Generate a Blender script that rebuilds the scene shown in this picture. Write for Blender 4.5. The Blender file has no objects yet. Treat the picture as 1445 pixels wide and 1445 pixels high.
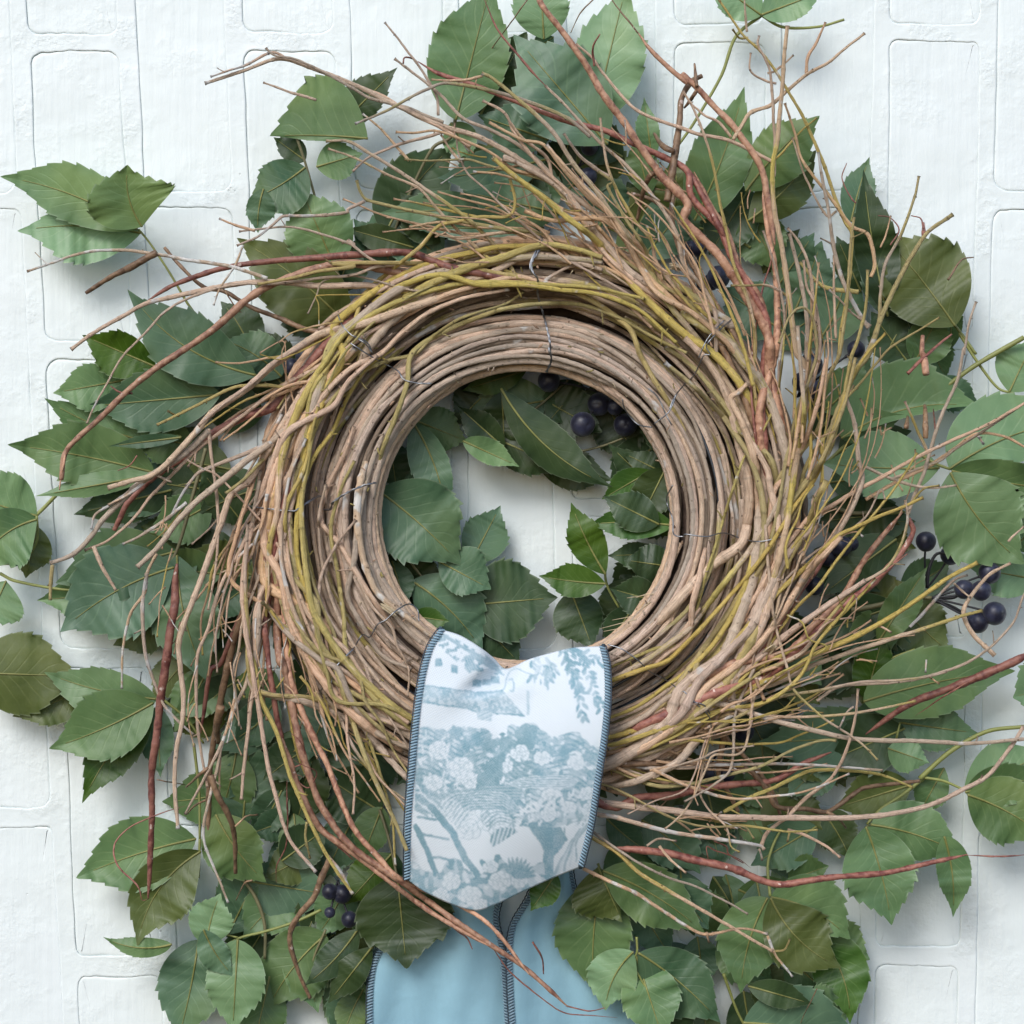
import bpy, math, random
import numpy as np
from mathutils import Vector
random.seed(7); RG = np.random.default_rng(11)
S = bpy.context.scene; C = S.collection

# ---------------------------------------------------------------- camera, world, sun, exposure
D = 1.30                                   # metres from the lens to the wall; the wall is the plane y = 0, the camera looks along +Y
TAN = 0.2325
cam_d = bpy.data.cameras.new('camera'); cam = bpy.data.objects.new('camera', cam_d); C.objects.link(cam)
cam.location = (0, -D, 0); cam.rotation_euler = (math.radians(90), 0, 0)
cam_d.sensor_width = 36; cam_d.lens = 18 / TAN; cam_d.clip_start = 0.05; cam_d.clip_end = 50
S.camera = cam
SUN_EL, SUN_AZ = math.radians(38), math.radians(-24)       # azimuth measured from -Y (towards the camera), negative = from the left
w = bpy.data.worlds.new("World"); S.world = w; w.use_nodes = True
nt = w.node_tree; bg = nt.nodes['Background']; sky = nt.nodes.new('ShaderNodeTexSky')
sky.sky_type = 'NISHITA'; sky.sun_disc = False; sky.sun_elevation = SUN_EL
sky.sun_rotation = math.pi - SUN_AZ
sky.air_density = 1.0; sky.dust_density = 1.1; sky.ozone_density = 1.2
nt.links.new(sky.outputs[0], bg.inputs[0]); bg.inputs[1].default_value = 0.12
sd = bpy.data.lights.new('sun', 'SUN'); sd.energy = 1.5; sd.angle = math.radians(26); sd.color = (1.0, 0.985, 0.96)
so = bpy.data.objects.new('sun', sd); C.objects.link(so)
to_sun = Vector((math.sin(SUN_AZ) * math.cos(SUN_EL), -math.cos(SUN_AZ) * math.cos(SUN_EL), math.sin(SUN_EL)))
so.rotation_euler = to_sun.to_track_quat('Z', 'Y').to_euler(); so.location = to_sun * 3
vs = S.view_settings; vs.view_transform = 'Standard'; vs.look = 'None'; vs.gamma = 1; vs.exposure = 0.54
S.cycles.max_bounces = 6; S.cycles.diffuse_bounces = 4; S.cycles.transparent_max_bounces = 4
S.cycles.use_denoising = True

# ---------------------------------------------------------------- helpers
def PW(px, py, h):
    """photo coordinates and height above the wall in mm -> metres"""
    px = np.asarray(px, float); py = np.asarray(py, float); hh = np.asarray(h, float) * 0.001
    k = TAN * (D - hh) / 722.5
    return np.stack(np.broadcast_arrays((px - 722.5) * k, -hh, (722.5 - py) * k), -1)
TILE = dict(A=(0, 0), B=(470, 0), C=(945, 0), D=(0, 470), E=(470, 470), F=(945, 470), G=(0, 945), H=(470, 945), I=(945, 945))
K = 500 / 1445
def tp(t, x, y): return (TILE[t][0] + x * K, TILE[t][1] + y * K)
def path(s):
    out = []; t = None
    for w_ in s.split():
        if w_[0] in 'ABCDEFGHI': t = w_; continue
        if w_[0] == 'Z': t = 'Z'; continue
        x, y = w_.split(',')
        out.append((float(x), float(y)) if t == 'Z' else tp(t, float(x), float(y)))
    return np.array(out)
def spline(P, step):
    P = np.asarray(P, float)
    if len(P) < 3:
        n = max(2, int(np.linalg.norm(P[-1] - P[0]) / step) + 1)
        t = np.linspace(0, 1, n)[:, None]; return P[0] * (1 - t) + P[-1] * t
    Q = np.vstack([2 * P[0] - P[1], P, 2 * P[-1] - P[-2]]); out = []
    for i in range(1, len(Q) - 2):
        a, b, c, d = Q[i - 1], Q[i], Q[i + 1], Q[i + 2]
        L = np.linalg.norm(c - b); n = max(2, int(L / step) + 1)
        t = np.linspace(0, 1, n, endpoint=False)[:, None]
        # limited tangents stop overshoot where the points are unevenly spaced
        m1 = (c - a) * .5; m2 = (d - b) * .5
        for m in (m1, m2):
            l = np.linalg.norm(m)
            if l > L * 1.1: m *= L * 1.1 / l
        h00 = 2*t**3-3*t**2+1; h10 = t**3-2*t**2+t; h01 = -2*t**3+3*t**2; h11 = t**3-t**2
        out.append(h00*b + h10*m1 + h01*c + h11*m2)
    out.append(P[-1][None]); return np.vstack(out)
def snoise(n, scale, rg=RG):
    """smooth 1-D noise of n samples, about -1..1"""
    m = max(3, int(n / max(scale, 1)) + 3); k = rg.uniform(-1, 1, m)
    x = np.linspace(0, m - 1.001, n) ; i = x.astype(int); f = x - i; f = f*f*(3-2*f)
    return k[i] * (1 - f) + k[np.minimum(i + 1, m - 1)] * f

class MB:
    def __init__(s): s.v = []; s.f = []; s.c = []; s.uv = []; s.n = 0
    def add(s, v, f, c=None, uv=None):
        v = np.asarray(v, float); s.v.append(v); f = np.asarray(f, int)
        s.f.append(f + s.n)
        s.c.append(np.zeros((len(v), 3)) if c is None else np.asarray(c, float))
        s.uv.append(np.zeros((len(v), 2)) if uv is None else np.asarray(uv, float)); s.n += len(v)
    def tube(s, P, R, sides=7, col=None, caps=True, squash=1.0, uoff=0.0):
        P = np.asarray(P, float); n = len(P); R = np.broadcast_to(np.asarray(R, float), (n,))
        T = np.gradient(P, axis=0); T /= np.linalg.norm(T, axis=1)[:, None] + 1e-12
        ref = np.array([0, -1.0, 0]); A = np.cross(T, ref); l = np.linalg.norm(A, axis=1)[:, None]
        A = np.where(l < .05, np.array([1.0, 0, 0]), A / np.maximum(l, 1e-9)); B = np.cross(A, T)
        a = np.arange(sides) / sides * 2 * np.pi
        V = P[:, None] + R[:, None, None] * (np.cos(a)[None, :, None] * A[:, None] + squash * np.sin(a)[None, :, None] * B[:, None])
        i = np.arange(n - 1)[:, None] * sides; j = np.arange(sides)[None]; j2 = (j + 1) % sides
        F = np.stack([i + j, i + sides + j, i + sides + j2, i + j2], -1).reshape(-1, 4)
        L = np.concatenate([[0], np.cumsum(np.linalg.norm(np.diff(P, axis=0), axis=1))])
        uv = np.stack(np.broadcast_arrays(L[:, None] + uoff, (a / (2*np.pi))[None]), -1).reshape(-1, 2)
        c = None if col is None else np.repeat(np.broadcast_to(col, (n, 3)), sides, 0)
        V = V.reshape(-1, 3)
        if caps:
            V = np.vstack([V, P[0], P[-1]])
            uv = np.vstack([uv, [0, 0], [L[-1], 0]])
            if c is not None: c = np.vstack([c, c[0], c[-1]])
            k = n * sides; j = np.arange(sides); j2 = (j + 1) % sides
            F = np.vstack([F, np.stack([np.full(sides, k), j, j2, j2], -1), np.stack([np.full(sides, k+1), (n-1)*sides + j2, (n-1)*sides + j, (n-1)*sides + j], -1)])
        s.add(V, F, c, uv)
    def build(s, name, mat, parent=None, smooth=True):
        V = np.vstack(s.v); F = np.vstack(s.f); CC = np.vstack(s.c); UV = np.vstack(s.uv)
        me = bpy.data.meshes.new(name); tri = F[:, 2] == F[:, 3]
        cnt = np.where(tri, 3, 4); tot = int(cnt.sum())
        keep = np.ones(F.shape, bool); keep[tri, 3] = False
        li = F[keep]; st = np.concatenate([[0], np.cumsum(cnt)[:-1]])
        me.vertices.add(len(V)); me.vertices.foreach_set('co', V.astype(np.float32).ravel())
        me.loops.add(tot); me.loops.foreach_set('vertex_index', li.astype(np.int32))
        me.polygons.add(len(F)); me.polygons.foreach_set('loop_start', st.astype(np.int32))
        me.polygons.foreach_set('loop_total', cnt.astype(np.int32))
        me.update(calc_edges=True)
        me.polygons.foreach_set('use_smooth', np.full(len(F), smooth))
        at = me.color_attributes.new('tone', 'FLOAT_COLOR', 'POINT')
        at.data.foreach_set('color', np.hstack([CC, np.ones((len(CC), 1))]).astype(np.float32).ravel())
        u = me.uv_layers.new(name='uv'); u.data.foreach_set('uv', UV[li].astype(np.float32).ravel())
        me.materials.append(mat); me.update()
        return link(name, me, parent)
def link(name, me, parent=None):
    o = bpy.data.objects.new(name, me); C.objects.link(o)
    if parent is not None: o.parent = parent; o.matrix_parent_inverse = parent.matrix_world.inverted()
    return o
def empty(name, loc):
    o = bpy.data.objects.new(name, None); o.location = loc; o.empty_display_size = .02; C.objects.link(o)
    bpy.context.view_layer.update(); return o
def tag(o, label=None, cat=None, group=None, kind=None):
    for k, v in (('label', label), ('category', cat), ('group', group), ('kind', kind)):
        if v: o[k] = v
    return o

# ---------------------------------------------------------------- materials
def new_mat(name):
    m = bpy.data.materials.new(name); m.use_nodes = True; n = m.node_tree
    return m, n, n.nodes['Principled BSDF'], n.nodes['Material Output']
class G:
    """tiny node-graph writer"""
    def __init__(s, tree): s.t = tree; s.N = tree.nodes; s.L = tree.links
    def _in(s, sock, v):
        if hasattr(v, 'links'): s.L.new(v, sock)
        elif isinstance(v, (tuple, list)):
            v = tuple(v); sock.default_value = v + (1,) if (len(v) == 3 and len(sock.default_value) == 4) else v
        else: sock.default_value = v
    def math(s, op, a, b=0.0, clamp=False):
        n = s.N.new('ShaderNodeMath'); n.operation = op; n.use_clamp = clamp; s._in(n.inputs[0], a); s._in(n.inputs[1], b); return n.outputs[0]
    def mix(s, f, a, b, mode='MIX'):
        n = s.N.new('ShaderNodeMix'); n.data_type = 'RGBA'; n.blend_type = mode; s._in(n.inputs[0], f); s._in(n.inputs[6], a); s._in(n.inputs[7], b); return n.outputs[2]
    def ramp(s, v, lo, hi, a=0.0, b=1.0):
        n = s.N.new('ShaderNodeMapRange'); n.interpolation_type = 'SMOOTHSTEP'; s._in(n.inputs[0], v)
        for i, q in enumerate((lo, hi, a, b)): n.inputs[1 + i].default_value = q
        return n.outputs[0]
    def noise(s, vec, scale, detail=3, rough=.5, dist=0):
        n = s.N.new('ShaderNodeTexNoise'); s._in(n.inputs['Vector'], vec); n.inputs['Scale'].default_value = scale
        n.inputs['Detail'].default_value = detail; n.inputs['Roughness'].default_value = rough; n.inputs['Distortion'].default_value = dist
        return n.outputs['Fac']
    def voro(s, vec, scale, feat='F1'):
        n = s.N.new('ShaderNodeTexVoronoi'); n.feature = feat; s._in(n.inputs['Vector'], vec); n.inputs['Scale'].default_value = scale
        return n.outputs['Distance']
    def vmul(s, vec, xyz):
        n = s.N.new('ShaderNodeVectorMath'); n.operation = 'MULTIPLY'; s.L.new(vec, n.inputs[0]); n.inputs[1].default_value = xyz; return n.outputs[0]
    def vadd(s, a, b):
        n = s.N.new('ShaderNodeVectorMath'); n.operation = 'ADD'; s.L.new(a, n.inputs[0]); s.L.new(b, n.inputs[1]); return n.outputs[0]
    def sep(s, v):
        n = s.N.new('ShaderNodeSeparateXYZ'); s.L.new(v, n.inputs[0]); return n.outputs
    def comb(s, x, y, z):
        n = s.N.new('ShaderNodeCombineXYZ')
        for i, q in enumerate((x, y, z)): s._in(n.inputs[i], q)
        return n.outputs[0]
    def pos(s): return s.N.new('ShaderNodeNewGeometry').outputs['Position']
    def uv(s):
        n = s.N.new('ShaderNodeUVMap'); n.uv_map = 'uv'; return n.outputs[0]
    def attr(s, name='tone'):
        n = s.N.new('ShaderNodeAttribute'); n.attribute_name = name; return n.outputs
    def rnd(s): return s.N.new('ShaderNodeObjectInfo').outputs['Random']
    def hsv(s, c, h, sa, v):
        n = s.N.new('ShaderNodeHueSaturation'); s._in(n.inputs['Color'], c); s._in(n.inputs['Hue'], h); s._in(n.inputs['Saturation'], sa); s._in(n.inputs['Value'], v); return n.outputs[0]
    def bump(s, hgt, strength, dist, prev=None):
        n = s.N.new('ShaderNodeBump'); s._in(n.inputs['Height'], hgt); n.inputs['Strength'].default_value = strength; n.inputs['Distance'].default_value = dist
        if prev is not None: s.L.new(prev, n.inputs['Normal'])
        return n.outputs[0]

def bark_material(name, tan, tan2, olive, olive2, rough=.62):
    m, t, p, out = new_mat(name); g = G(t); pos = g.pos(); uv = g.uv(); a = g.sep(g.attr()[0]); r = g.rnd()
    us = g.sep(uv)
    ang = g.math('MULTIPLY', us[1], 6.28318)
    seed = g.math('MULTIPLY', r, 37.0)
    # long streaks along the twig: noise on a cylinder stretched lengthwise
    cyl = g.comb(g.math('ADD', g.math('MULTIPLY', us[0], 60.0), seed), g.math('MULTIPLY', g.math('COSINE', ang), 1.6), g.math('MULTIPLY', g.math('SINE', ang), 1.6))
    st = g.noise(cyl, 1.7, 4, .6)
    cyl2 = g.comb(g.math('ADD', g.math('MULTIPLY', us[0], 160.0), seed), g.math('MULTIPLY', g.math('COSINE', ang), 5.0), g.math('MULTIPLY', g.math('SINE', ang), 5.0))
    grain = g.noise(cyl2, 1.4, 4, .7)
    r2 = g.math('FRACT', g.math('MULTIPLY', r, 91.7))
    fine = g.noise(g.vmul(pos, (1, 1, 1)), 900, 3, .6)
    big = g.noise(pos, 90, 2, .5)
    tone = g.ramp(g.math('ADD', a[0], g.math('MULTIPLY', g.math('SUBTRACT', st, .5), .9)), .38, .62)
    tc = g.mix(g.ramp(st, .3, .7), tan, tan2); tc = g.mix(g.ramp(r, .60, 1.0, 0, .6), tc, (.46, .37, .31)); tc = g.mix(g.ramp(r2, .75, 1.0, 0, .4), tc, (.55, .34, .19))
    oc = g.mix(g.ramp(g.noise(cyl, .8, 2), .35, .65), olive, olive2)
    c = g.mix(tone, tc, oc)
    c = g.mix(g.ramp(grain, .52, .70, 0, .58), c, (.17, .105, .07))          # lengthwise cracks
    c = g.mix(g.ramp(grain, .46, .30, 0, .35), c, (.78, .68, .55))
    c = g.mix(g.ramp(fine, .58, .75, 0, .5), c, (.12, .07, .045))
    spk = g.voro(pos, 260); c = g.mix(g.math('MULTIPLY', g.math('MULTIPLY', g.ramp(spk, .22, .10), g.ramp(g.noise(pos, 150, 2), .48, .6)), .8), c, (.10, .055, .035))
    c = g.mix(g.ramp(big, .62, .80, 0, .35), c, (.22, .14, .09))
    c = g.mix(g.ramp(g.math('ADD', g.math('MULTIPLY', a[1], .32), big), .74, .84), c, (.68, .64, .60))          # whitish peeling skin
    c = g.mix(a[2], c, (.028, .018, .014))
    c = g.hsv(c, g.math('ADD', .495, g.math('MULTIPLY', r, .016)), g.math('ADD', .92, g.math('MULTIPLY', r2, .28)), g.math('ADD', .90, g.math('MULTIPLY', r2, .36)))
    g.L.new(c, p.inputs['Base Color']); p.inputs['Roughness'].default_value = rough; p.inputs['Specular IOR Level'].default_value = .35
    b = g.bump(st, .5, .0008); b = g.bump(grain, 1.0, .0008, b); b = g.bump(fine, .4, .0003, b); g.L.new(b, p.inputs['Normal'])
    return m
M = {}
M['bark'] = bark_material('twig_bark', (.80, .605, .46), (.55, .385, .28), (.58, .455, .19), (.44, .35, .14))
M['bark_deep'] = bark_material('shaded_deep_bark', (.24, .16, .11), (.15, .10, .07), (.20, .15, .06), (.16, .12, .05), .75)  # darker copy of the bark: shade under the top strands put into colour
M['bark_pale'] = bark_material('pale_coil_bark', (.76, .60, .485), (.50, .365, .285), (.42, .34, .12), (.36, .29, .13), .7)
def vine_material(name, dark, lite):
    m, t, p, out = new_mat(name); g = G(t); pos = g.pos(); us = g.sep(g.uv()); ang = g.math('MULTIPLY', us[1], 6.28318); r = g.rnd()
    ph = g.math('ADD', g.math('MULTIPLY', us[0], 700.0), ang)
    wrap = g.math('ADD', g.math('MULTIPLY', g.math('SINE', g.math('ADD', ph, g.math('MULTIPLY', g.noise(pos, 120, 3), 14.0))), .5), .5)
    n2 = g.noise(pos, 260, 4, .65); n3 = g.noise(pos, 60, 2)
    c = g.mix(g.ramp(g.math('ADD', n2, g.math('MULTIPLY', n3, .6)), .62, .95), dark, lite)
    c = g.mix(g.math('MULTIPLY', g.ramp(wrap, .55, 1.0), .55), c, lite)
    c = g.mix(g.ramp(g.noise(pos, 210, 2, .5), .68, .73), c, (.55, .42, .36))
    c = g.mix(g.math('MULTIPLY', g.sep(g.attr()[0])[2], .8), c, (.03, .02, .015))
    c = g.hsv(c, .5, 1.0, g.math('ADD', .8, g.math('MULTIPLY', r, .5)))
    g.L.new(c, p.inputs['Base Color']); p.inputs['Roughness'].default_value = .55
    b = g.bump(wrap, .3, .0005); b = g.bump(n2, .8, .0006, b); g.L.new(b, p.inputs['Normal'])
    return m
M['maroon'] = vine_material('maroon_paper_vine', (.13, .036, .030), (.30, .125, .09))
M['cocoa'] = vine_material('tan_paper_vine', (.23, .10, .065), (.48, .27, .17))
M['branch'] = vine_material('brown_branch', (.12, .065, .035), (.27, .165, .095))

def leaf_material(name, c1, c2, vein, edge=.25):
    m, t, p, out = new_mat(name); g = G(t); pos = g.pos(); u = g.sep(g.uv()); r = g.rnd()
    tt, cc = u[0], u[1]; d = g.math('ABSOLUTE', cc)
    seed = g.math('MULTIPLY', r, 9.0); vec = g.vadd(pos, g.comb(seed, seed, 0.0))
    mott = g.noise(vec, 28, 3, .55); fib = g.noise(g.vmul(vec, (1, 1, 1)), 700, 3, .6)
    side = g.math('SIGN', cc)
    k = g.math('SUBTRACT', g.math('MULTIPLY', tt, 9.0), g.math('MULTIPLY', g.math('POWER', d, .8), 2.6))
    k = g.math('ADD', k, g.math('ADD', g.math('MULTIPLY', side, .25), g.math('MULTIPLY', mott, .8)))
    fr = g.math('ABSOLUTE', g.math('SUBTRACT', g.math('FRACT', k), .5))
    line = g.math('MULTIPLY', g.ramp(fr, .13, .0), g.ramp(d, 1.0, .25))
    c = g.mix(g.ramp(mott, .3, .7), c1, c2)
    # older, yellower patches along one side
    c = g.mix(g.ramp(g.noise(vec, 14, 2, .5), .52, .75, 0, .55), c, (c2[0] * 1.25, c2[1] * 1.02, c2[2] * .62))
    c = g.mix(g.math('MULTIPLY', line, .24), c, vein)
    c = g.mix(g.math('MULTIPLY', g.ramp(fib, .5, .8), .13), c, vein)
    c = g.mix(g.math('MULTIPLY', g.ramp(d, .965, 1.0), edge), c, (.45, .52, .36))
    c = g.hsv(c, g.math('ADD', .488, g.math('MULTIPLY', r, .024)), g.math('SUBTRACT', 1.05, g.math('MULTIPLY', r, .15)), g.math('ADD', .82, g.math('MULTIPLY', r, .36)))
    g.L.new(c, p.inputs['Base Color']); p.inputs['Roughness'].default_value = .44; p.inputs['Specular IOR Level'].default_value = .42
    b = g.bump(g.math('MULTIPLY', line, -1.0), .18, .0005); b = g.bump(mott, .5, .004, b); b = g.bump(fib, .22, .00025, b)
    g.L.new(b, p.inputs['Normal'])
    tr = t.nodes.new('ShaderNodeBsdfTranslucent'); g.L.new(c, tr.inputs[0]); ms = t.nodes.new('ShaderNodeMixShader'); ms.inputs[0].default_value = .16
    g.L.new(p.outputs[0], ms.inputs[1]); g.L.new(tr.outputs[0], ms.inputs[2]); g.L.new(ms.outputs[0], out.inputs[0])
    return m
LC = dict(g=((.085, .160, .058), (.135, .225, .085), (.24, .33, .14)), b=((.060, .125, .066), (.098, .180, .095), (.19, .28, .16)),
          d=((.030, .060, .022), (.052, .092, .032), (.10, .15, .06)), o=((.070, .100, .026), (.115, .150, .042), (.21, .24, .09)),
          l=((.135, .235, .105), (.185, .300, .145), (.29, .39, .21)), k=((.038, .100, .013), (.070, .155, .022), (.17, .28, .07)))  # the dark set also carries shade behind and inside the ring
for k_, v_ in LC.items(): v_ = tuple(tuple(x * (1.12 if k_ in 'gblo' else 1.0) for x in c_) for c_ in v_); M['leaf_' + k_] = leaf_material('leaf_' + {'g': 'green', 'b': 'blue_green', 'd': 'dark', 'o': 'olive', 'l': 'light', 'k': 'fresh'}[k_], *v_)
def plain(name, col, rough=.6, metal=0.0, nscale=300, namt=.25, bump=.3, dist=.0004, spec=.5):
    m, t, p, out = new_mat(name); g = G(t); pos = g.pos(); n = g.noise(pos, nscale, 4, .6)
    dk = tuple(x * (1 - namt) for x in col); lt = tuple(min(1, x * (1 + namt)) for x in col)
    c = g.mix(n, dk, lt); c = g.hsv(c, .5, 1, g.math('ADD', .88, g.math('MULTIPLY', g.rnd(), .24)))
    g.L.new(c, p.inputs['Base Color']); p.inputs['Roughness'].default_value = rough; p.inputs['Metallic'].default_value = metal; p.inputs['Specular IOR Level'].default_value = spec
    g.L.new(g.bump(n, bump, dist), p.inputs['Normal']); return m
M['midrib'] = plain('midrib', (.22, .22, .065), .5, nscale=200)
M['petiole'] = plain('petiole', (.24, .26, .075), .5, nscale=120, namt=.35)
M['petiole_dull'] = plain('petiole_dull', (.17, .155, .075), .55, nscale=120, namt=.35)
M['wire'] = plain('galvanised_wire', (.30, .31, .33), .38, 1.0, nscale=500, namt=.3)
M['frame'] = plain('grey_metal_frame', (.10, .11, .13), .35, .8)
M['shade_core'] = plain('coil_shade', (.07, .045, .034), .85, nscale=160, namt=.6, bump=1, dist=.002)  # near-black brown: shade deep inside the coils, put into colour
M['splinter'] = plain('split_wood', (.60, .48, .31), .7, nscale=500, namt=.3)
M['flake'] = plain('bark_flake', (.36, .23, .15), .8, nscale=400, namt=.5)
M['fibre'] = plain('pale_fibre', (.66, .62, .55), .6)
M['dark_thread'] = plain('dark_thread', (.035, .05, .07), .7)
M['thread'] = plain('blue_grey_thread', (.22, .33, .41), .55, nscale=800, namt=.35)
M['hem'] = plain('blue_grey_hem', (.06, .095, .13), .65, nscale=800, namt=.35)
M['berry_stem'] = plain('berry_stem', (.020, .020, .026), .55)
def berry_mat():
    m, t, p, out = new_mat('berry_skin'); g = G(t); pos = g.pos(); n = g.noise(pos, 130, 3, .5)
    c = g.mix(g.ramp(n, .35, .75), (.009, .009, .022), (.034, .038, .075)); c = g.mix(g.ramp(g.noise(pos, 420, 3, .7), .6, .75, 0, .4), c, (.10, .11, .15)); g.L.new(c, p.inputs['Base Color'])
    p.inputs['Roughness'].default_value = .42; p.inputs['Specular IOR Level'].default_value = .5
    p.inputs['Sheen Weight'].default_value = .12
    g.L.new(g.bump(g.noise(pos, 500, 3), .15, .0003), p.inputs['Normal']); return m
M['berry'] = berry_mat()
def paint_mat(name, stip, brush):
    m, t, p, out = new_mat(name); g = G(t); pos = g.pos(); o = g.rnd()
    vec = g.vadd(pos, g.comb(g.math('MULTIPLY', o, 3.0), 0.0, g.math('MULTIPLY', o, 5.0)))
    und = g.noise(vec, 16, 3, .5); st = g.noise(vec, 330, 4, .6); br = g.noise(g.vmul(vec, (1, 1, .07)), 190, 4, .6)
    mask = g.ramp(g.noise(vec, 26, 3, .6), .48, .62)
    pit = g.ramp(g.voro(vec, 210), .16, .06); pm = g.ramp(g.noise(vec, 12, 2), .60, .70)
    c = g.mix(und, (.755, .815, .81), (.80, .85, .845))
    c = g.mix(g.ramp(g.noise(vec, 5, 2), .5, .8, 0, .5), c, (.775, .82, .84))
    c = g.mix(g.math('MULTIPLY', g.math('MULTIPLY', pit, pm), .25), c, (.5, .52, .5))
    sp = g.voro(pos, 22); c = g.mix(g.math('MULTIPLY', g.ramp(sp, .018, .012), .6), c, (.2, .2, .2))
    g.L.new(c, p.inputs['Base Color']); p.inputs['Roughness'].default_value = .48
    b = g.bump(und, .5, .006)
    b = g.bump(br, brush, .0010, b); b = g.bump(g.math('MULTIPLY', g.noise(vec, 95, 4, .65), g.ramp(g.noise(vec, 9, 2), .42, .62)), .35, .0016, b)
    b = g.bump(g.math('MULTIPLY', st, g.math('ADD', g.math('MULTIPLY', mask, .8), .2)), stip, .0012, b)
    b = g.bump(g.math('MULTIPLY', g.math('MULTIPLY', pit, pm), -1.0), .5, .0006, b)
    g.L.new(b, p.inputs['Normal']); return m
M['brick'] = paint_mat('painted_brick', .38, .45)
M['mortar'] = paint_mat('painted_mortar', .70, .12)

# ---------------------------------------------------------------- the wall: bricks laid on end, all painted over
def warp(x, y): return x + (y / 1445.0) * (75 - .08 * (x - 40)), y
def cell(cx, cy, cw, ch, bw, bh, wallb, rg):
    n = 200; a = (np.arange(n) + .5) / n * 2 * np.pi
    # sample directions denser along the long sides
    t = np.linspace(0, 4, n, endpoint=False); sd_ = t.astype(int); f = (t - sd_) * 2 - 1
    dx = np.choose(sd_, [np.ones(n), -f, -np.ones(n), f]); dy = np.choose(sd_, [f, np.ones(n), -f, -np.ones(n)])
    # rounded rectangle inside the square directions
    rad = rg.uniform(9, 24)
    def rr(hw, hh, r):
        x = dx * hw; y = dy * hh; ax = np.abs(x) - (hw - r); ay = np.abs(y) - (hh - r)
        m = (ax > 0) & (ay > 0); l = np.hypot(ax, ay); s_ = np.where(m, r / np.maximum(l, 1e-6), 1)
        s_ = np.minimum(s_, 1)
        X = np.where(m, np.sign(x) * ((hw - r) + ax * s_), x); Y = np.where(m, np.sign(y) * ((hh - r) + ay * s_), y)
        return X, Y
    w1 = np.concatenate([snoise(n, 26, rg)]); w2 = snoise(n, 4, rg); win = np.minimum(1, np.minimum(np.arange(n), n - 1 - np.arange(n)) / 6)
    wob = (w1 * 2.2 + w2 * .8) * win
    X, Y = rr(bw / 2, bh / 2, rad)
    nx = X / (bw / 2); tx_ = np.roll(X, -1) - np.roll(X, 1); ty_ = np.roll(Y, -1) - np.roll(Y, 1); l_ = np.hypot(tx_, ty_) + 1e-9
    sx, sy = ty_ / l_, -tx_ / l_; flip = np.sign(np.sum(sx * X + sy * Y)); sx, sy = sx * flip, sy * flip
    def ring(off, h):
        x, y = cx + X + sx * (wob + off), cy + Y + sy * (wob + off); x, y = warp(x, y); return PW(x, y, h)
    ox, oy = warp(cx + dx * cw / 2, cy + dy * ch / 2)
    depth = 0.75 + .25 * np.abs(snoise(n, 14, rg))
    fac = np.clip(.30 + .55 * snoise(n, 16, rg) + .18 * snoise(n, 4, rg) - .30 * nx, .10, 1.0)
    rings = [ring(-.2, -.35 - 1.5 * fac), ring(.15, -.10 - .2 * fac), ring(1.3, .10 * depth), ring(3.2, .05 * depth), ring(6, 0 * depth), PW(ox, oy, 0)]
    def quads(k, n):
        i = np.arange(k - 1)[:, None] * n; j = np.arange(n)[None]; j2 = (j + 1) % n
        return np.stack([i + j, i + j2, i + n + j2, i + n + j], -1).reshape(-1, 4)
    wallb.add(np.vstack(rings), quads(len(rings), n))
    tilt = rg.uniform(-.15, .15)
    b = MB(); br = [ring(1.0, -2.3), ring(-.25, -.35 - 1.4 * fac), ring(-.9, -.38 - .35 * fac), ring(-3.5, -.42 + 0 * depth), ring(-7, -.42 + 0 * depth)]
    for s_, h in ((.75, -.41), (.5, -.38), (.25, -.36)):
        x, y = warp(cx + X * s_, cy + Y * s_); br.append(PW(x, y, h + tilt * (.9 - s_)))
    cxx, cyy = warp(cx, cy)
    V = np.vstack(br + [PW(cxx, cyy, -.35 + tilt * .4)[None]]); k = len(br) * n; j = np.arange(n); j2 = (j + 1) % n
    F = np.vstack([quads(len(br), n), np.stack([np.full(n, k), (len(br)-1)*n + j, (len(br)-1)*n + j2, (len(br)-1)*n + j2], -1)])
    F = F[:, [0, 1, 2, 3]]; b.add(V, F); return b
rgw = np.random.default_rng(5); wallb = MB(); bricks = []
for ci in range(-3, 12):
    x0 = 38 + ci * 152.3 - 12.5 + 152.3 / 2; off = 60 if (ci % 2 == 0) else 283
    if ci in (6, 8): off = 46
    for ri in range(-2, 5):
        cy = off + (ri + .5) * 434
        bricks.append(cell(x0, cy, 152.3, 434, 127 + rgw.uniform(-3, 3), 408 + rgw.uniform(-5, 5), wallb, rgw))
wall = wallb.build('wall', M['mortar']); tag(wall, 'white painted brick wall behind the wreath', kind='structure')
for b in bricks: b.build('brick', M['brick'], wall)

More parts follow.
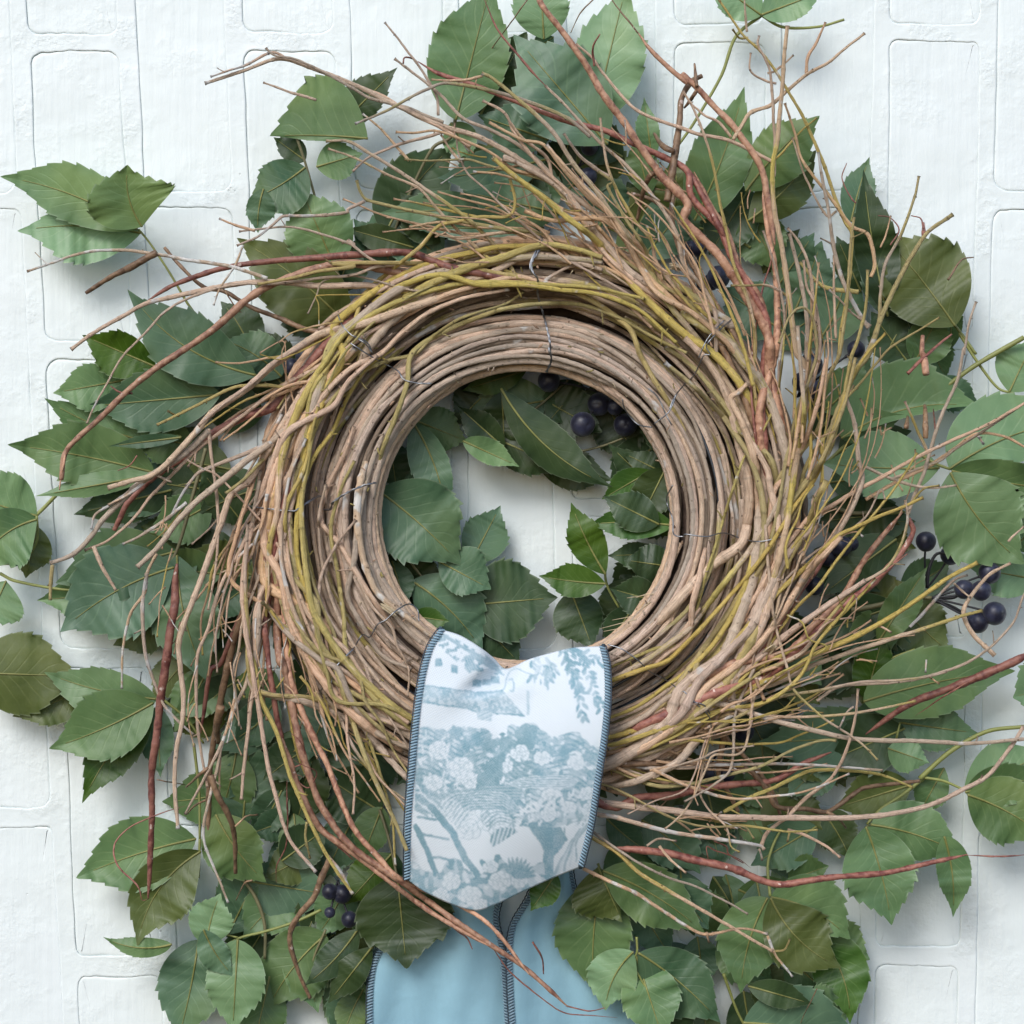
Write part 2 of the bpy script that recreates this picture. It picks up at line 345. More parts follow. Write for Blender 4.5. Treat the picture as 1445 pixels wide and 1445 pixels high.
# ---------------------------------------------------------------- leaves
def leaf(parent, t, bx, by, tx, ty, hl, hr, bend, col, h0, h1=None, fold=None, arch=None, rg=None, pk=None):
    """one serrated leaflet: base and tip in photo coordinates, half widths to the left and right of base->tip, heights in mm"""
    rg = rg or RG
    hl, hr = hl * 1.13, hr * 1.13
    b = np.array(tp(t, bx, by)); e = np.array(tp(t, tx, ty)); hl *= K; hr *= K
    if h1 is None: h1 = h0 + rg.uniform(-4, 9)
    d = e - b; L = np.linalg.norm(d); nrm = np.array([d[1], -d[0]]) / L
    ctl = (b + e) / 2 + nrm * bend * L * 2
    NT = 10 if L > 60 else 7
    ph = np.array([0, .5, .93]); ts = np.concatenate([[0, .02, .06], .10 + .88 * ((np.arange(NT)[:, None] + ph[None]) / NT).ravel(), [1.0]])
    saw = np.concatenate([[0, 0, 0], np.tile([0, .55, 1.0], NT), [0]])
    jitter = np.repeat(rg.uniform(.5, 1.5, NT + 2), 3)[:len(ts)]
    ts_ = ts[:, None]; mid = (1-ts_)**2*b + 2*ts_*(1-ts_)*ctl + ts_**2*e
    tan = 2*(1-ts_)*(ctl-b) + 2*ts_*(e-ctl); tan /= np.linalg.norm(tan, axis=1)[:, None]
    N = np.stack([tan[:, 1], -tan[:, 0]], 1)
    pk = pk or rg.uniform(.40, .50); bb = rg.uniform(.92, 1.08); aa = bb * pk / (1 - pk) * .98
    W = (np.maximum(ts, 1e-4) / pk) ** aa * (np.maximum(1 - ts, 0) / (1 - pk)) ** bb
    W = W / W.max(); W = W * (1 - .52 * np.clip((ts - .62) / .30, 0, 1) ** 1.2)
    tooth = (saw * jitter) * (.078 if L > 60 else .09) * np.clip((ts - .26) / .25, 0, 1) * np.clip((1.04 - ts) / .22, 0, 1)
    cs = np.array([-1, -.93, -.70, -.40, -.12, 0, .12, .40, .70, .93, 1.0])
    fold = rg.uniform(-.26, .44) if fold is None else fold; arch = rg.uniform(-.01, .06) if arch is None else arch
    curl = rg.uniform(-.14, .14); u1 = snoise(len(ts), 7, rg); u2 = snoise(len(ts), 7, rg); tw = rg.uniform(-.12, .12)
    V = []; UV = []; hw_mm = (hl + hr) / 2 * .41; Lm = L * .41; fold *= min(1, 13 / hw_mm); curl *= min(1, 12 / hw_mm); arch *= min(1, 40 / Lm)
    hm = h0 + (h1 - h0) * ts + arch * Lm * np.sin(np.pi * ts) + .02 * Lm * snoise(len(ts), 9, rg)
    for c in cs:
        hw = hl if c < 0 else hr; sgn = 1 if c < 0 else -1
        ext = abs(c) * W * hw
        if abs(c) == 1: ext = ext + tooth * hw * W ** .5
        fwd = (tooth * 2.6 * hw if abs(c) == 1 else 0)
        P2 = mid + N * (sgn * ext)[:, None] + tan * np.broadcast_to(fwd, ts.shape)[:, None] * .25
        und = (u1 if c < 0 else u2) * .10 * abs(c) ** 1.5 * hw_mm
        h = hm + W * hw_mm * (fold * abs(c) + curl * c * c + tw * c * ts * 2) + und * np.sin(np.pi * ts) ** .5
        V.append(PW(P2[:, 0], P2[:, 1], np.maximum(h, 1.2))); UV.append(np.stack([ts, np.full(len(ts), c)], 1))
    n = len(ts); m = len(cs); V = np.stack(V, 1).reshape(-1, 3); UV = np.stack(UV, 1).reshape(-1, 2)
    i = np.arange(n - 1)[:, None] * m; j = np.arange(m - 1)[None]
    F = np.stack([i + j, i + j + 1, i + m + j + 1, i + m + j], -1).reshape(-1, 4)
    mb = MB(); mb.add(V, F, None, UV); o = mb.build('leaf', M['leaf_' + col], parent)
    if L > 30:
        q = ts < .86; P3 = PW(mid[q][:, 0], mid[q][:, 1], hm[q] + .25); r = (1.25 * (1 - ts[q] / .95) + .2) * .00042 * min(1.2, .5 + L / 160)
        r2 = MB(); r2.tube(P3, r, 6); r2.build('midrib', M['midrib'], o)
    return o
def stalk(parent, name, s, r, h0, h1, mat='petiole', taper=.75, lump=.06, sides=7):
    P = spline(path(s), 5); n = len(P); t = np.linspace(0, 1, n)
    P = P + np.stack([snoise(n, 8), snoise(n, 8)], 1) * .6 * (lump > .1)
    h = h0 + (h1 - h0) * t; R = r * K * .0004 * (1 - (1 - taper) * t) * (1 + lump * snoise(n, 3))
    mb = MB(); mb.tube(PW(P[:, 0], P[:, 1], h), R, sides); return mb.build(name, M[mat], parent)

GRP = 'leafy vine sprays tucked behind the twig wreath'
# every spray: label, stems (path, radius, h0, h1, material), leaflets (tile, base, tip, half widths, bend, colour, heights...)
SPR = [
 ('three leaflet green spray alone on white brick at far upper left, one leaflet curled over',
  [('A 795,1370 803,1300 760,1230 690,1110 610,990 565,935', 6, 22, 30, 'petiole')],
  [('A',575,950,70,942,135,75,-.05,'l',24,22), ('A',560,935,0,720,95,108,-.06,'g',30,26), ('A',580,925,520,672,150,165,.10,'g',34,44)]),
 ('spray with a folded triangular leaflet pointing left below the tallest pale twig tip',
  [('A 1210,560 1250,680 1300,860 1335,980 1390,1050', 6, 30, 24, 'petiole_dull')],
  [('B',20,520,263,275,80,60,0,'d',22), ('A',1290,680,1480,625,70,70,0,'g',26), ('A',1245,655,1115,560,40,50,0,'d',20),
   ('A',1500,565,1100,555,20,215,-.02,'g',32,26), ('A',1245,682,1010,820,110,90,.04,'b',28,30), ('A',1075,770,1052,950,60,45,-.05,'b',34,30)]),
 ('light green upright leaflet and notched dark leaflets above the maroon vine left of ring',
  [('A 1385,1040 1400,1200 1440,1330', 6, 18, 14, 'petiole_dull')],
  [('A',1390,1310,1080,1230,90,90,0,'d',14), ('A',1420,1330,965,970,150,120,-.04,'o',20,26), ('A',1375,1110,1225,765,125,120,0,'g',26,30), ('B',330,1010,50,930,50,50,0,'d',12), ('B',10,1200,90,980,80,80,0,'d',14)]),
 ('big blue green folded leaf with pale midrib, under the thick russet twig',
  [('D 1060,180 1000,172 900,160', 6, 22, 22, 'petiole_dull')],
  [('D',1045,172,735,5,60,60,0,'g',18), ('D',640,140,335,8,95,70,0,'k',20,26), ('D',1045,172,520,-178,110,125,.10,'b',30,34), ('D',520,190,215,245,90,80,0,'g',16,24)]),
 ('spray of long pointed leaflets on an olive stem, reaching left below the russet twig',
  [('D -60,900 0,850 150,740 300,590 450,480 620,435 740,420', 9, 24, 20, 'petiole')],
  [('D',640,450,180,265,80,85,.05,'g',17,22), ('D',900,250,345,300,115,110,.0,'b',26,24), ('D',630,570,30,455,105,120,-.02,'g',24,28),
   ('D',640,575,145,665,38,45,0,'g',30,26), ('D',740,425,440,462,22,25,0,'b',32,30)]),
 ('cut off spray at the left edge with rounded leaflets round an olive stem',
  [('D 150,745 150,850 90,930 0,945', 6, 26, 22, 'petiole'), ('D 0,980 60,1010 250,1045 400,1045', 7, 20, 24, 'petiole')],
  [('D',150,745,-150,640,95,125,.03,'g',24,30), ('D',155,790,105,1000,70,90,0,'o',16,18), ('D',150,760,-90,960,130,90,-.12,'g',28,24), ('D',25,1010,-60,1200,105,80,0,'l',20,24)]),
 ('pair of broad oval blue green leaves beneath the drooping left twigs',
  [('D 840,470 790,650 720,890 640,1010 540,1110', 9, 24, 26, 'petiole_dull')],
  [('D',700,640,300,740,80,90,0,'d',14), ('D',480,1060,150,1090,75,85,0,'g',15), ('D',720,890,225,1020,120,140,.0,'b',22,24), ('D',710,955,245,1220,175,165,-.06,'b',28,24), ('D',722,905,850,1420,125,120,-.06,'b',22,26),
   ('D',850,640,560,600,90,90,0,'d',8), ('D',980,760,820,560,90,90,0,'d',8), ('D',990,1000,880,1300,80,100,0,'d',8)]),
 ('wide olive tinted leaf cut by the left edge, below the oval leaves',
  [('D -60,1380 0,1370 100,1368', 6, 24, 24, 'petiole')],
  [('G',350,60,50,190,80,85,.05,'o',16,20), ('D',-120,1385,335,1400,150,145,.0,'o',26,22)]),
 ('fan of three pointed green leaflets beside the vertical maroon stick, lower left',
  [('G 650,110 760,200 830,300', 6, 24, 20, 'petiole')],
  [('G',640,150,655,440,55,75,0,'b',16), ('G',640,120,180,10,105,80,.04,'l',24,28), ('G',615,150,335,545,90,90,-.05,'k',22,28), ('G',625,135,200,322,115,130,.03,'g',28,30)]),
 ('single light green serrated leaf behind the lower end of the vertical maroon stick',
  [('G 790,300 812,500 815,690', 7, 16, 22, 'petiole')],
  [('G',800,690,310,850,135,130,-.03,'g',22,26)]),
 ('drooping olive leaf with an S-bent sharp tip, lower left corner area',
  [('G 815,690 812,790 810,850', 6, 22, 24, 'petiole')],
  [('G',810,1100,720,1530,115,120,.02,'b',16,18), ('G',820,740,560,1130,130,95,-.12,'o',24,30), ('G',700,1120,420,1090,35,38,.10,'g',30,26)]),
 ('pale leaflets on a yellow green stalk, lower left above the satin ribbon',
  [('G 1310,980 1200,1030 1080,1068 975,1095 880,1150', 7, 24, 32, 'petiole'), ('G 840,1110 900,1080 970,1092', 5, 32, 34, 'petiole')],
  [('G',1330,1080,1090,1390,130,120,-.06,'g',18,20), ('G',840,1130,900,912,80,80,.04,'l',34,34), ('G',830,1060,955,1253,48,60,-.05,'b',36,34), ('G',970,1100,948,1490,105,105,0,'l',30,34), ('G',1100,1250,1030,1560,90,90,0,'g',14)]),
 ('leaf cluster with a down-pointing tip behind thin twigs, lower left of the ring',
  [('G 930,830 985,850 1045,935 1080,1045 1080,1180', 9, 18, 20, 'petiole_dull')],
  [('G',990,630,1020,260,115,120,0,'b',12), ('G',1180,620,1290,330,100,100,0,'d',8), ('G',1000,860,1360,920,110,120,0,'b',12), ('G',930,1080,1080,780,110,100,0,'b',10), ('G',880,590,1085,867,95,115,-.05,'g',24,26), ('G',1150,780,1340,640,80,80,0,'d',14)]),
 ('dark round serrated leaf hanging in front of the satin ribbon, left of the print ribbon',
  [('H 190,570 230,700 268,880', 7, 18, 30, 'petiole_dull')],
  [('H',195,580,-60,420,110,110,0,'d',12), ('H',200,560,110,790,60,70,0,'g',16), ('H',240,750,50,960,70,80,0,'k',16), ('H',262,835,300,1220,185,165,.0,'d',34,36)]),
 ('narrow dark leaflets and a pale one at the bottom edge, left of the satin ribbon',
  [('H -30,1060 -80,1180 -120,1330', 6, 20, 18, 'petiole_dull')],
  [('H',20,1230,90,1540,100,80,0,'l',8,8), ('H',100,1060,-120,1290,55,60,.05,'d',28,30), ('H',160,1130,-20,1360,55,60,.0,'d',30,26), ('H',-150,1100,-60,1400,80,80,0,'g',12)]),
 ('small toothed leaf tip poking out just below the print ribbon',
  [], [('H',910,830,805,985,55,50,0,'k',60,64)]),
 ('long olive green leaf overlapping the right edge of the satin ribbon',
  [('H 1080,790 1100,840 1130,900', 6, 30, 34, 'petiole')],
  [('H',1100,830,1065,1320,135,140,-.04,'g',40,36), ('H',1080,805,1180,1030,30,140,.0,'o',46,44), ('H',1100,820,1520,1080,100,110,.05,'g',44,40), ('I',0,860,160,1060,90,95,0,'b',30)]),
 ('light leaflets hanging from a yellow stalk at the bottom edge, right of the satin ribbon',
  [('H 1238,1090 1240,1150 1225,1200 1300,1340', 5, 42, 40, 'petiole')],
  [('H',1235,1165,1350,1520,110,100,0,'g',36), ('H',1245,1155,1580,1440,110,135,.04,'b',40,36), ('H',1225,1150,1110,1390,85,95,-.10,'l',44,40), ('I',-60,1330,60,1560,90,90,0,'d',26)]),
 ('three rounded olive green leaflets on one stalk, bottom right, under the long maroon vine',
  [('I 410,925 400,800 420,720 455,650', 7, 34, 22, 'petiole')],
  [('I',600,640,330,800,90,90,0,'b',16), ('I',480,860,650,800,70,55,0,'g',18), ('I',412,928,735,1100,125,110,.09,'g',32,34), ('I',412,930,700,1215,125,115,-.10,'o',38,34), ('I',400,930,290,1320,125,115,-.06,'g',36,34)]),
 ('pale blue green leaf at the bottom edge with a spiky dark leaf over it',
  [('I 220,1240 270,1380 310,1460', 7, 24, 20, 'petiole')],
  [('I',600,1075,735,1445,100,100,.10,'k',26,28), ('I',300,1440,780,1500,150,140,.02,'b',30,28), ('I',320,1290,590,1365,50,48,0,'d',34,34), ('I',530,1440,740,1400,120,70,0,'l',24)]),
 ('hanging light leaf and long drooping leaf with twisted tip, right of the bottom right leaflets',
  [('I 1040,440 950,510 860,570 805,630', 8, 24, 28, 'petiole'), ('I 820,630 900,620 960,632', 5, 28, 30, 'petiole')],
  [('I',805,635,960,760,55,60,0,'o',24), ('I',800,640,905,1042,125,135,.03,'g',32,36), ('I',820,632,1200,760,115,95,.05,'g',30,34), ('I',1120,680,1155,1010,70,55,.05,'g',36,30)]),
 ('blue green oval leaf and companions on a thick olive stem, lower right edge',
  [('I 1020,445 1100,370 1180,310 1300,250 1445,232', 11, 26, 34, 'petiole'), ('I 1040,440 1120,455 1200,490', 7, 26, 30, 'petiole'), ('I 925,280 940,215', 5, 24, 24, 'petiole')],
  [('I',930,215,1260,260,85,85,.0,'b',18), ('I',890,320,1060,380,60,65,0,'l',26), ('I',1200,490,1540,340,110,90,.0,'l',26), ('I',1205,500,1560,430,75,75,.0,'g',30), ('I',1215,510,1540,690,120,120,.05,'g',34)]),
 ('dark overlapping leaves behind the lower right twigs, below the blue berries',
  [('I 660,330 720,300 800,280', 7, 14, 14, 'petiole_dull')],
  [('I',900,270,345,300,115,115,0,'b',14), ('I',960,240,650,370,110,110,0,'d',18), ('I',680,330,480,520,85,95,0,'b',12), ('I',985,470,670,565,85,90,0,'o',14), ('I',1120,400,1010,600,60,60,0,'g',16), ('I',260,560,10,800,120,120,0,'b',10), ('I',60,480,330,640,90,90,0,'b',8)]),
 ('large light leaf with a pale edged neighbour, right edge beneath the berries',
  [('F 800,1400 900,1330 1000,1290', 7, 22, 28, 'petiole')],
  [('I',800,120,870,-140,75,90,0,'k',20), ('I',790,130,1410,5,130,120,.03,'g',30,26), ('F',850,1260,1052,950,60,65,0,'g',30,34), ('F',500,1340,860,1440,90,90,0,'d',12)]),
 ('single cropped leaf touching the right edge below the large light leaf',
  [], [('I',1560,60,1400,115,90,100,0,'l',26)]),
 ('huge five part light green leaf at the right edge, middle height',
  [('F 860,370 980,465 1080,530 1145,555', 8, 26, 40, 'petiole')],
  [('F',1400,880,1540,740,80,80,0,'l',22), ('F',1530,1010,1222,955,85,90,0,'l',24), ('F',1140,555,1660,350,165,100,.06,'l',36,34), ('F',1100,550,618,530,110,135,.02,'l',30,28), ('F',1150,562,1680,640,80,145,-.03,'g',42,38), ('F',1145,568,1445,942,175,165,-.06,'l',46,42)]),
 ('arched leaf over the thick olive stem, right of the ring, with shaded leaves below it',
  [('F 1445,18 1250,130 1130,215 1000,295 860,360 740,440 640,530', 11, 34, 18, 'petiole'), ('F 985,20 900,130 862,240 858,355', 8, 22, 28, 'petiole_dull')],
  [('F',1080,190,1265,300,55,70,0,'b',16), ('F',700,430,1262,300,175,30,.10,'g',28,26), ('F',690,420,960,330,60,60,0,'g',22), ('F',980,-60,980,170,75,65,0,'o',16), ('F',1040,10,1130,190,70,70,0,'g',12)]),
 ('small light leaf at the right edge beside a thin yellow green stem',
  [('F 1180,0 1260,125 1340,225 1405,245', 7, 26, 30, 'petiole'), ('F 1385,290 1388,240', 5, 30, 30, 'petiole')],
  [('F',1385,240,1490,20,95,90,.0,'l',30)]),
 ('narrow tall dark leaf beside a broad dark olive leaf, upper right',
  [('C 960,1200 1080,1270 1160,1325 1250,1445', 8, 22, 28, 'petiole')],
  [('C',780,1190,680,962,55,60,0,'d',14), ('C',740,905,815,640,60,60,.02,'b',20), ('C',900,1300,860,1000,85,85,0,'b',16), ('C',1140,1430,1160,1200,60,40,0,'g',12), ('C',1000,1480,1110,1260,70,90,0,'g',18), ('C',890,1290,790,690,70,90,.02,'d',26,34), ('C',880,1450,1010,1200,90,90,0,'d',18), ('C',1165,1330,868,955,150,175,-.02,'o',30,26), ('C',980,1490,820,1270,80,80,0,'d',14)]),
 ('tall green leaf fan behind the upright twigs, top right of the wreath',
  [('C 330,1010 250,960 120,930', 7, 16, 14, 'petiole')],
  [('C',330,760,160,1040,100,115,0,'d',12), ('C',320,870,445,1105,90,95,0,'g',14), ('C',100,900,305,352,115,105,-.03,'g',26,34), ('C',320,900,597,612,90,85,-.05,'o',24,26), ('C',310,780,612,472,90,110,.04,'g',30,34), ('C',460,1350,205,1170,110,110,0,'b',10), ('C',60,760,-20,1060,110,110,0,'b',8)]),
 ('pair of cropped leaflets at the top edge on a yellow green stem with a tendril',
  [('C 375,62 270,150 210,310 100,500 30,600', 8, 28, 18, 'petiole'), ('C 375,62 460,110 600,110 712,80', 7, 28, 30, 'petiole')],
  [('C',375,62,160,-90,75,75,0,'l',30), ('C',375,60,640,-40,75,60,0,'l',32)]),
 ('tall light green leaf cropped by the top edge, left of centre',
  [('B 500,480 480,560 410,600 330,750 235,980', 8, 24, 12, 'petiole_dull')],
  [('B',600,470,790,130,130,125,.0,'d',20,24), ('B',500,490,650,-90,155,130,.0,'g',28,32), ('B',480,500,570,650,60,65,0,'g',16), ('B',215,950,500,590,120,140,.06,'d',12,16)]),
 ('blue green leaf pointing up left between the two maroon vines near the top',
  [], [('B',900,150,820,205,40,40,0,'b',20), ('B',860,160,845,-110,105,95,0,'l',24), ('B',1120,590,735,140,170,165,.0,'b',34,30), ('B',880,570,590,470,85,95,0,'b',18)]),
 ('tall light green leaf cropped by the top edge, right of centre',
  [('B 1060,500 1050,600 1080,700', 7, 20, 16, 'petiole_dull')],
  [('B',1060,500,1200,-80,125,130,.0,'l',26,28), ('B',1300,650,1268,395,45,40,0,'g',18), ('B',1290,800,1230,560,60,60,0,'g',14)]),
 ('layered blue green leaflets just above the top of the ring',
  [('B 640,860 740,780 860,700', 6, 14, 16, 'petiole_dull')],
  [('B',620,850,190,868,75,70,.0,'b',18,22), ('B',870,650,425,725,95,80,.02,'b',18), ('B',860,930,315,930,55,70,0,'b',22), ('B',930,870,528,780,100,80,.0,'b',24), ('B',1180,640,960,500,80,80,0,'d',14), ('B',1300,1000,1200,740,90,110,0,'d',8), ('B',1270,1040,1450,830,90,90,0,'b',10)]),
 ('shaded leaf group seen through the upper part of the ring, with a long folded leaf',
  [('E 1000,485 1100,460 1185,428', 6, 18, 20, 'petiole_dull'), ('E 770,350 860,280 960,190', 6, 16, 16, 'petiole_dull')],
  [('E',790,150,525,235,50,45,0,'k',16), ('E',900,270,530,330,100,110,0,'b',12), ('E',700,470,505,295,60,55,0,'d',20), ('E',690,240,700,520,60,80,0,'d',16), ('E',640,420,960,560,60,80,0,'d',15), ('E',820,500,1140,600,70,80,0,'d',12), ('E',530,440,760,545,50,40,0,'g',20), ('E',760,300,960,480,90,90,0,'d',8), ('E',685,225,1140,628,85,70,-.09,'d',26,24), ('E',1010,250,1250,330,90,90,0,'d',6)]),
 ('overlapping broad leaves filling the left side of the ring opening',
  [('E 230,820 320,940 385,1030 440,1150', 6, 26, 20, 'petiole_dull')],
  [('E',330,1000,190,1180,90,90,0,'d',8), ('E',320,350,545,440,80,100,0,'g',14), ('E',560,940,683,703,80,85,.0,'b',14), ('E',330,370,465,770,55,85,.06,'b',28,24), ('E',230,440,260,640,70,90,0,'d',10), ('E',180,640,520,945,160,150,.03,'b',26,24), ('E',430,930,645,1045,105,75,0,'b',20)]),
 ('dark serrated leaves at the lower left of the ring opening above the print ribbon',
  [('E 440,1120 560,1108', 5, 18, 18, 'petiole_dull')],
  [('E',240,930,300,1120,55,60,0,'b',20), ('E',540,1110,917,1078,150,145,.0,'d',18,22), ('E',320,1010,608,1295,125,115,.06,'b',22,20), ('E',590,1170,765,1350,85,80,0,'d',14), ('E',325,1155,475,1175,40,50,0,'k',26)]),
 ('spray of small bright green boxwood leaflets on the right inside of the ring opening',
  [('E 1105,940 1118,1030 1165,1120', 6, 22, 20, 'petiole'), ('E 1420,800 1300,760 1230,700', 6, 20, 20, 'petiole')],
  [('E',1380,700,1120,450,75,70,0,'d',16), ('E',1390,590,1175,485,50,50,0,'d',20), ('E',1300,560,1095,678,50,55,0,'k',22), ('E',1400,830,1210,620,55,50,0,'k',24), ('E',1340,900,1120,908,50,45,0,'d',18), ('E',1112,985,970,690,65,65,.03,'k',24,28), ('E',1390,785,1038,780,60,62,-.03,'k',28,26), ('E',1112,1022,838,990,58,62,.02,'k',28,26),
   ('E',970,1050,1060,1290,80,100,0,'d',14), ('E',1230,1110,1110,1290,60,60,0,'d',16), ('E',1330,960,1130,1100,100,100,0,'d',8), ('E',1400,450,1250,400,50,60,0,'d',18)]),
 ('dark leaves between the right flank of the ring and the blue berries',
  [('F 640,700 760,735 930,712', 11, 20, 22, 'petiole_dull')],
  [('F',960,730,590,770,75,80,0,'d',16), ('F',925,840,610,1075,80,95,0,'d',18), ('F',930,1110,520,1250,90,100,0,'d',14), ('F',880,1230,480,1470,95,100,0,'d',12), ('F',960,1120,700,1330,80,80,0,'g',10)]),
]
def backing(lab, a0, a1, n, seed, q0=300, q1=440):  # leaves added behind the ring, deep shade put into their dark colours
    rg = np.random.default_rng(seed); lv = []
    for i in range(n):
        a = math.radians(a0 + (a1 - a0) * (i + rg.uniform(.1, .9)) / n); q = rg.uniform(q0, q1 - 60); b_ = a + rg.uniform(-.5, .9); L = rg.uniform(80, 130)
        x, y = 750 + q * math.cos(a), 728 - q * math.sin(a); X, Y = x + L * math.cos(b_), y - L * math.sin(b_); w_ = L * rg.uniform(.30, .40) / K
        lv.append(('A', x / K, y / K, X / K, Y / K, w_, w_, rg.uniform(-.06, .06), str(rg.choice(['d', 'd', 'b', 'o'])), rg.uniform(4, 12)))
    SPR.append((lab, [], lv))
backing('leaves coloured dark for deep shade directly behind the left flank of the ring', 150, 205, 9, 1)
backing('leaves coloured dark for deep shade behind the lower left of the ring', 206, 262, 9, 2)
backing('leaves coloured dark for deep shade behind the lower right of the ring', 275, 335, 9, 3)
backing('leaves coloured dark for deep shade behind the top of the ring', 68, 118, 7, 4, 290, 400)
# further leaflets of the same sprays, deeper in the bunch, fanned outwards
rgf = np.random.default_rng(64); NODE = [tp(s_[2][0][0], s_[2][0][1], s_[2][0][2]) for s_ in SPR]; NB = len(SPR) - 4
for a0, a1, q0, q1, n in ((148, 186, 400, 560, 16), (186, 214, 400, 590, 16), (214, 240, 430, 640, 22), (236, 252, 560, 800, 12), (246, 262, 470, 620, 6), (283, 318, 430, 660, 22), (286, 306, 600, 800, 12), (318, 352, 400, 600, 20), (-8, 22, 400, 520, 10), (64, 100, 380, 540, 12), (30, 48, 400, 540, 5), (104, 128, 380, 470, 5)):
    for i in range(n):
        a = math.radians(a0 + (a1 - a0) * (i + rgf.uniform(.1, .9)) / n); q = rgf.uniform(q0, q1 - 55); x, y = 750 + q * math.cos(a), 728 - q * math.sin(a)
        b_ = a + rgf.uniform(-.6, .7); L = rgf.uniform(75, 115); w_ = L * rgf.uniform(.25, .34) / K
        k = min(range(NB), key=lambda j: (NODE[j][0] - x) ** 2 + (NODE[j][1] - y) ** 2); t_ = 'A'
        SPR[k][2].append((t_, x / K, y / K, (x + L * math.cos(b_)) / K, (y - L * math.sin(b_)) / K, w_, w_, rgf.uniform(-.07, .07), str(rgf.choice(['g', 'b', 'd', 'o', 'b'])), rgf.uniform(4, 12.5)))
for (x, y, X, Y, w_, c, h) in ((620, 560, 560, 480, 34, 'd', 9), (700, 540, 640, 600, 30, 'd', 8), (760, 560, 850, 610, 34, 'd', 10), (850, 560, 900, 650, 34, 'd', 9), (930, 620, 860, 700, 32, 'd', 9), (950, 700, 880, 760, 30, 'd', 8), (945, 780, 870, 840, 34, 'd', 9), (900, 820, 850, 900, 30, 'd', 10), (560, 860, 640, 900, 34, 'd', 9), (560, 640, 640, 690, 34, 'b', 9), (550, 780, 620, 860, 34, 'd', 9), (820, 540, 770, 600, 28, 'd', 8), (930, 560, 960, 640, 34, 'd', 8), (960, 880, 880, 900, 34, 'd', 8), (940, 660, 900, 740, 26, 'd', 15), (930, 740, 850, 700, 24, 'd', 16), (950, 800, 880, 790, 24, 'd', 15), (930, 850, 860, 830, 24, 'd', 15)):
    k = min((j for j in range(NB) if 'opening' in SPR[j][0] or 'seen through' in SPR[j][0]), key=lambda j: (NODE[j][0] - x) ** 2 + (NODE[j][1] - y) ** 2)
    SPR[k][2].append(('A', x / K, y / K, X / K, Y / K, w_ / K, w_ / K, 0, c, h))  # extra leaves; the dim light of the opening is put into their dark green
for li_, (lab, stems, lv) in enumerate(SPR):
    first = lv[0]; bx, by = tp(first[0], first[1], first[2]); e = empty('leaf_spray', PW(bx, by, 2).tolist())
    tag(e, lab, 'leaf spray', GRP)
    rgl = np.random.default_rng(100 + li_)
    for st in stems: stalk(e, 'stem', st[0], st[1], st[2], st[3], st[4])
    for ai, a in enumerate(lv):
        t, bx, by, tx, ty, hl, hr, bd, c, h0 = a[:10]; h1 = a[10] if len(a) > 10 else None
        if h0 > 13: h0 += ai * 1.2; h1 = None if h1 is None else h1 + ai * 1.2
        leaf(e, t, bx, by, tx, ty, hl, hr, bd, c, h0, h1, rg=rgl)

# ---------------------------------------------------------------- berries
BER = [
 ('cluster of blue black berries on forked dark stalks over white wall, right edge', [('F',1305,978,43),('F',1270,1050,40),('F',1200,1045,38),('F',1325,1143,46),('F',1257,1180,42)], ('F',1070,1080), 40),
 ('two blue black berries peeping out below the huge light green leaf', [('F',1145,905,40),('F',1045,850,40)], ('F',1050,1040), 22),
 ('dark berries behind the right flank of the wreath, above the maroon curl', [('F',700,870,42),('F',645,915,36),('F',590,1030,38),('F',740,860,30)], ('F',560,960), 20),
 ('blurred dark berries behind the thin upright twigs on the right', [('F',575,130,48),('F',540,200,40),('C',760,1425,36),('F',590,230,36)], ('F',520,260), 12),
 ('pair of berries in a gap right of the ring top', [('C',200,1130,46),('C',170,1150,34),('C',118,1012,36),('C',85,1010,28)], ('C',120,1200), 22),
 ('dark berry cluster hidden behind twigs above the ring top', [('B',1045,600,34),('B',1040,720,36),('B',1075,640,26)], ('B',1000,680), 22),
 ('dark berries seen through the ring opening, upper right', [('E',1085,290,46),('E',1018,372,49),('E',1192,375,46),('E',880,195,44),('E',1150,300,34)], ('E',1110,250), 24),
 ('small dark berry in shade at the left inner edge of the ring', [('E',210,880,24)], ('E',180,900), 16),
 ('dark berries in shade left of the ring, under a peeled twig', [('D',1245,95,40),('D',1190,135,32)], ('D',1280,140), 24),
 ('dark berries between leaves and ring, lower right', [('I',300,250,44),('I',230,425,36),('I',150,425,34)], ('I',200,330), 22),
 ('dark berries beside the crossing maroon vines, lower left', [('G',1345,905,32),('G',1395,915,38),('G',1425,1018,33),('G',1345,990,22)], ('G',1380,860), 26),
]
def berry_mesh(r, rg):
    mb = MB(); n, m = 14, 20; a = np.linspace(0, np.pi, n)[:, None]; b = (np.arange(m) / m * 2 * np.pi)[None]
    R = r * (1 - .10 * np.exp(-(a / .3) ** 2)) * (1 + .012 * np.sin(3 * b))
    V = np.stack(np.broadcast_arrays(R * np.sin(a) * np.cos(b), -R * np.cos(a) * .97, R * np.sin(a) * np.sin(b)), -1).reshape(-1, 3)
    th = rg.uniform(-.9, .9); V = V @ np.array([[math.cos(th), math.sin(th), 0], [-math.sin(th), math.cos(th), 0], [0, 0, 1]])
    i = np.arange(n - 1)[:, None] * m; j = np.arange(m)[None]; j2 = (j + 1) % m
    return V, np.stack([i + j, i + m + j, i + m + j2, i + j2], -1).reshape(-1, 4)
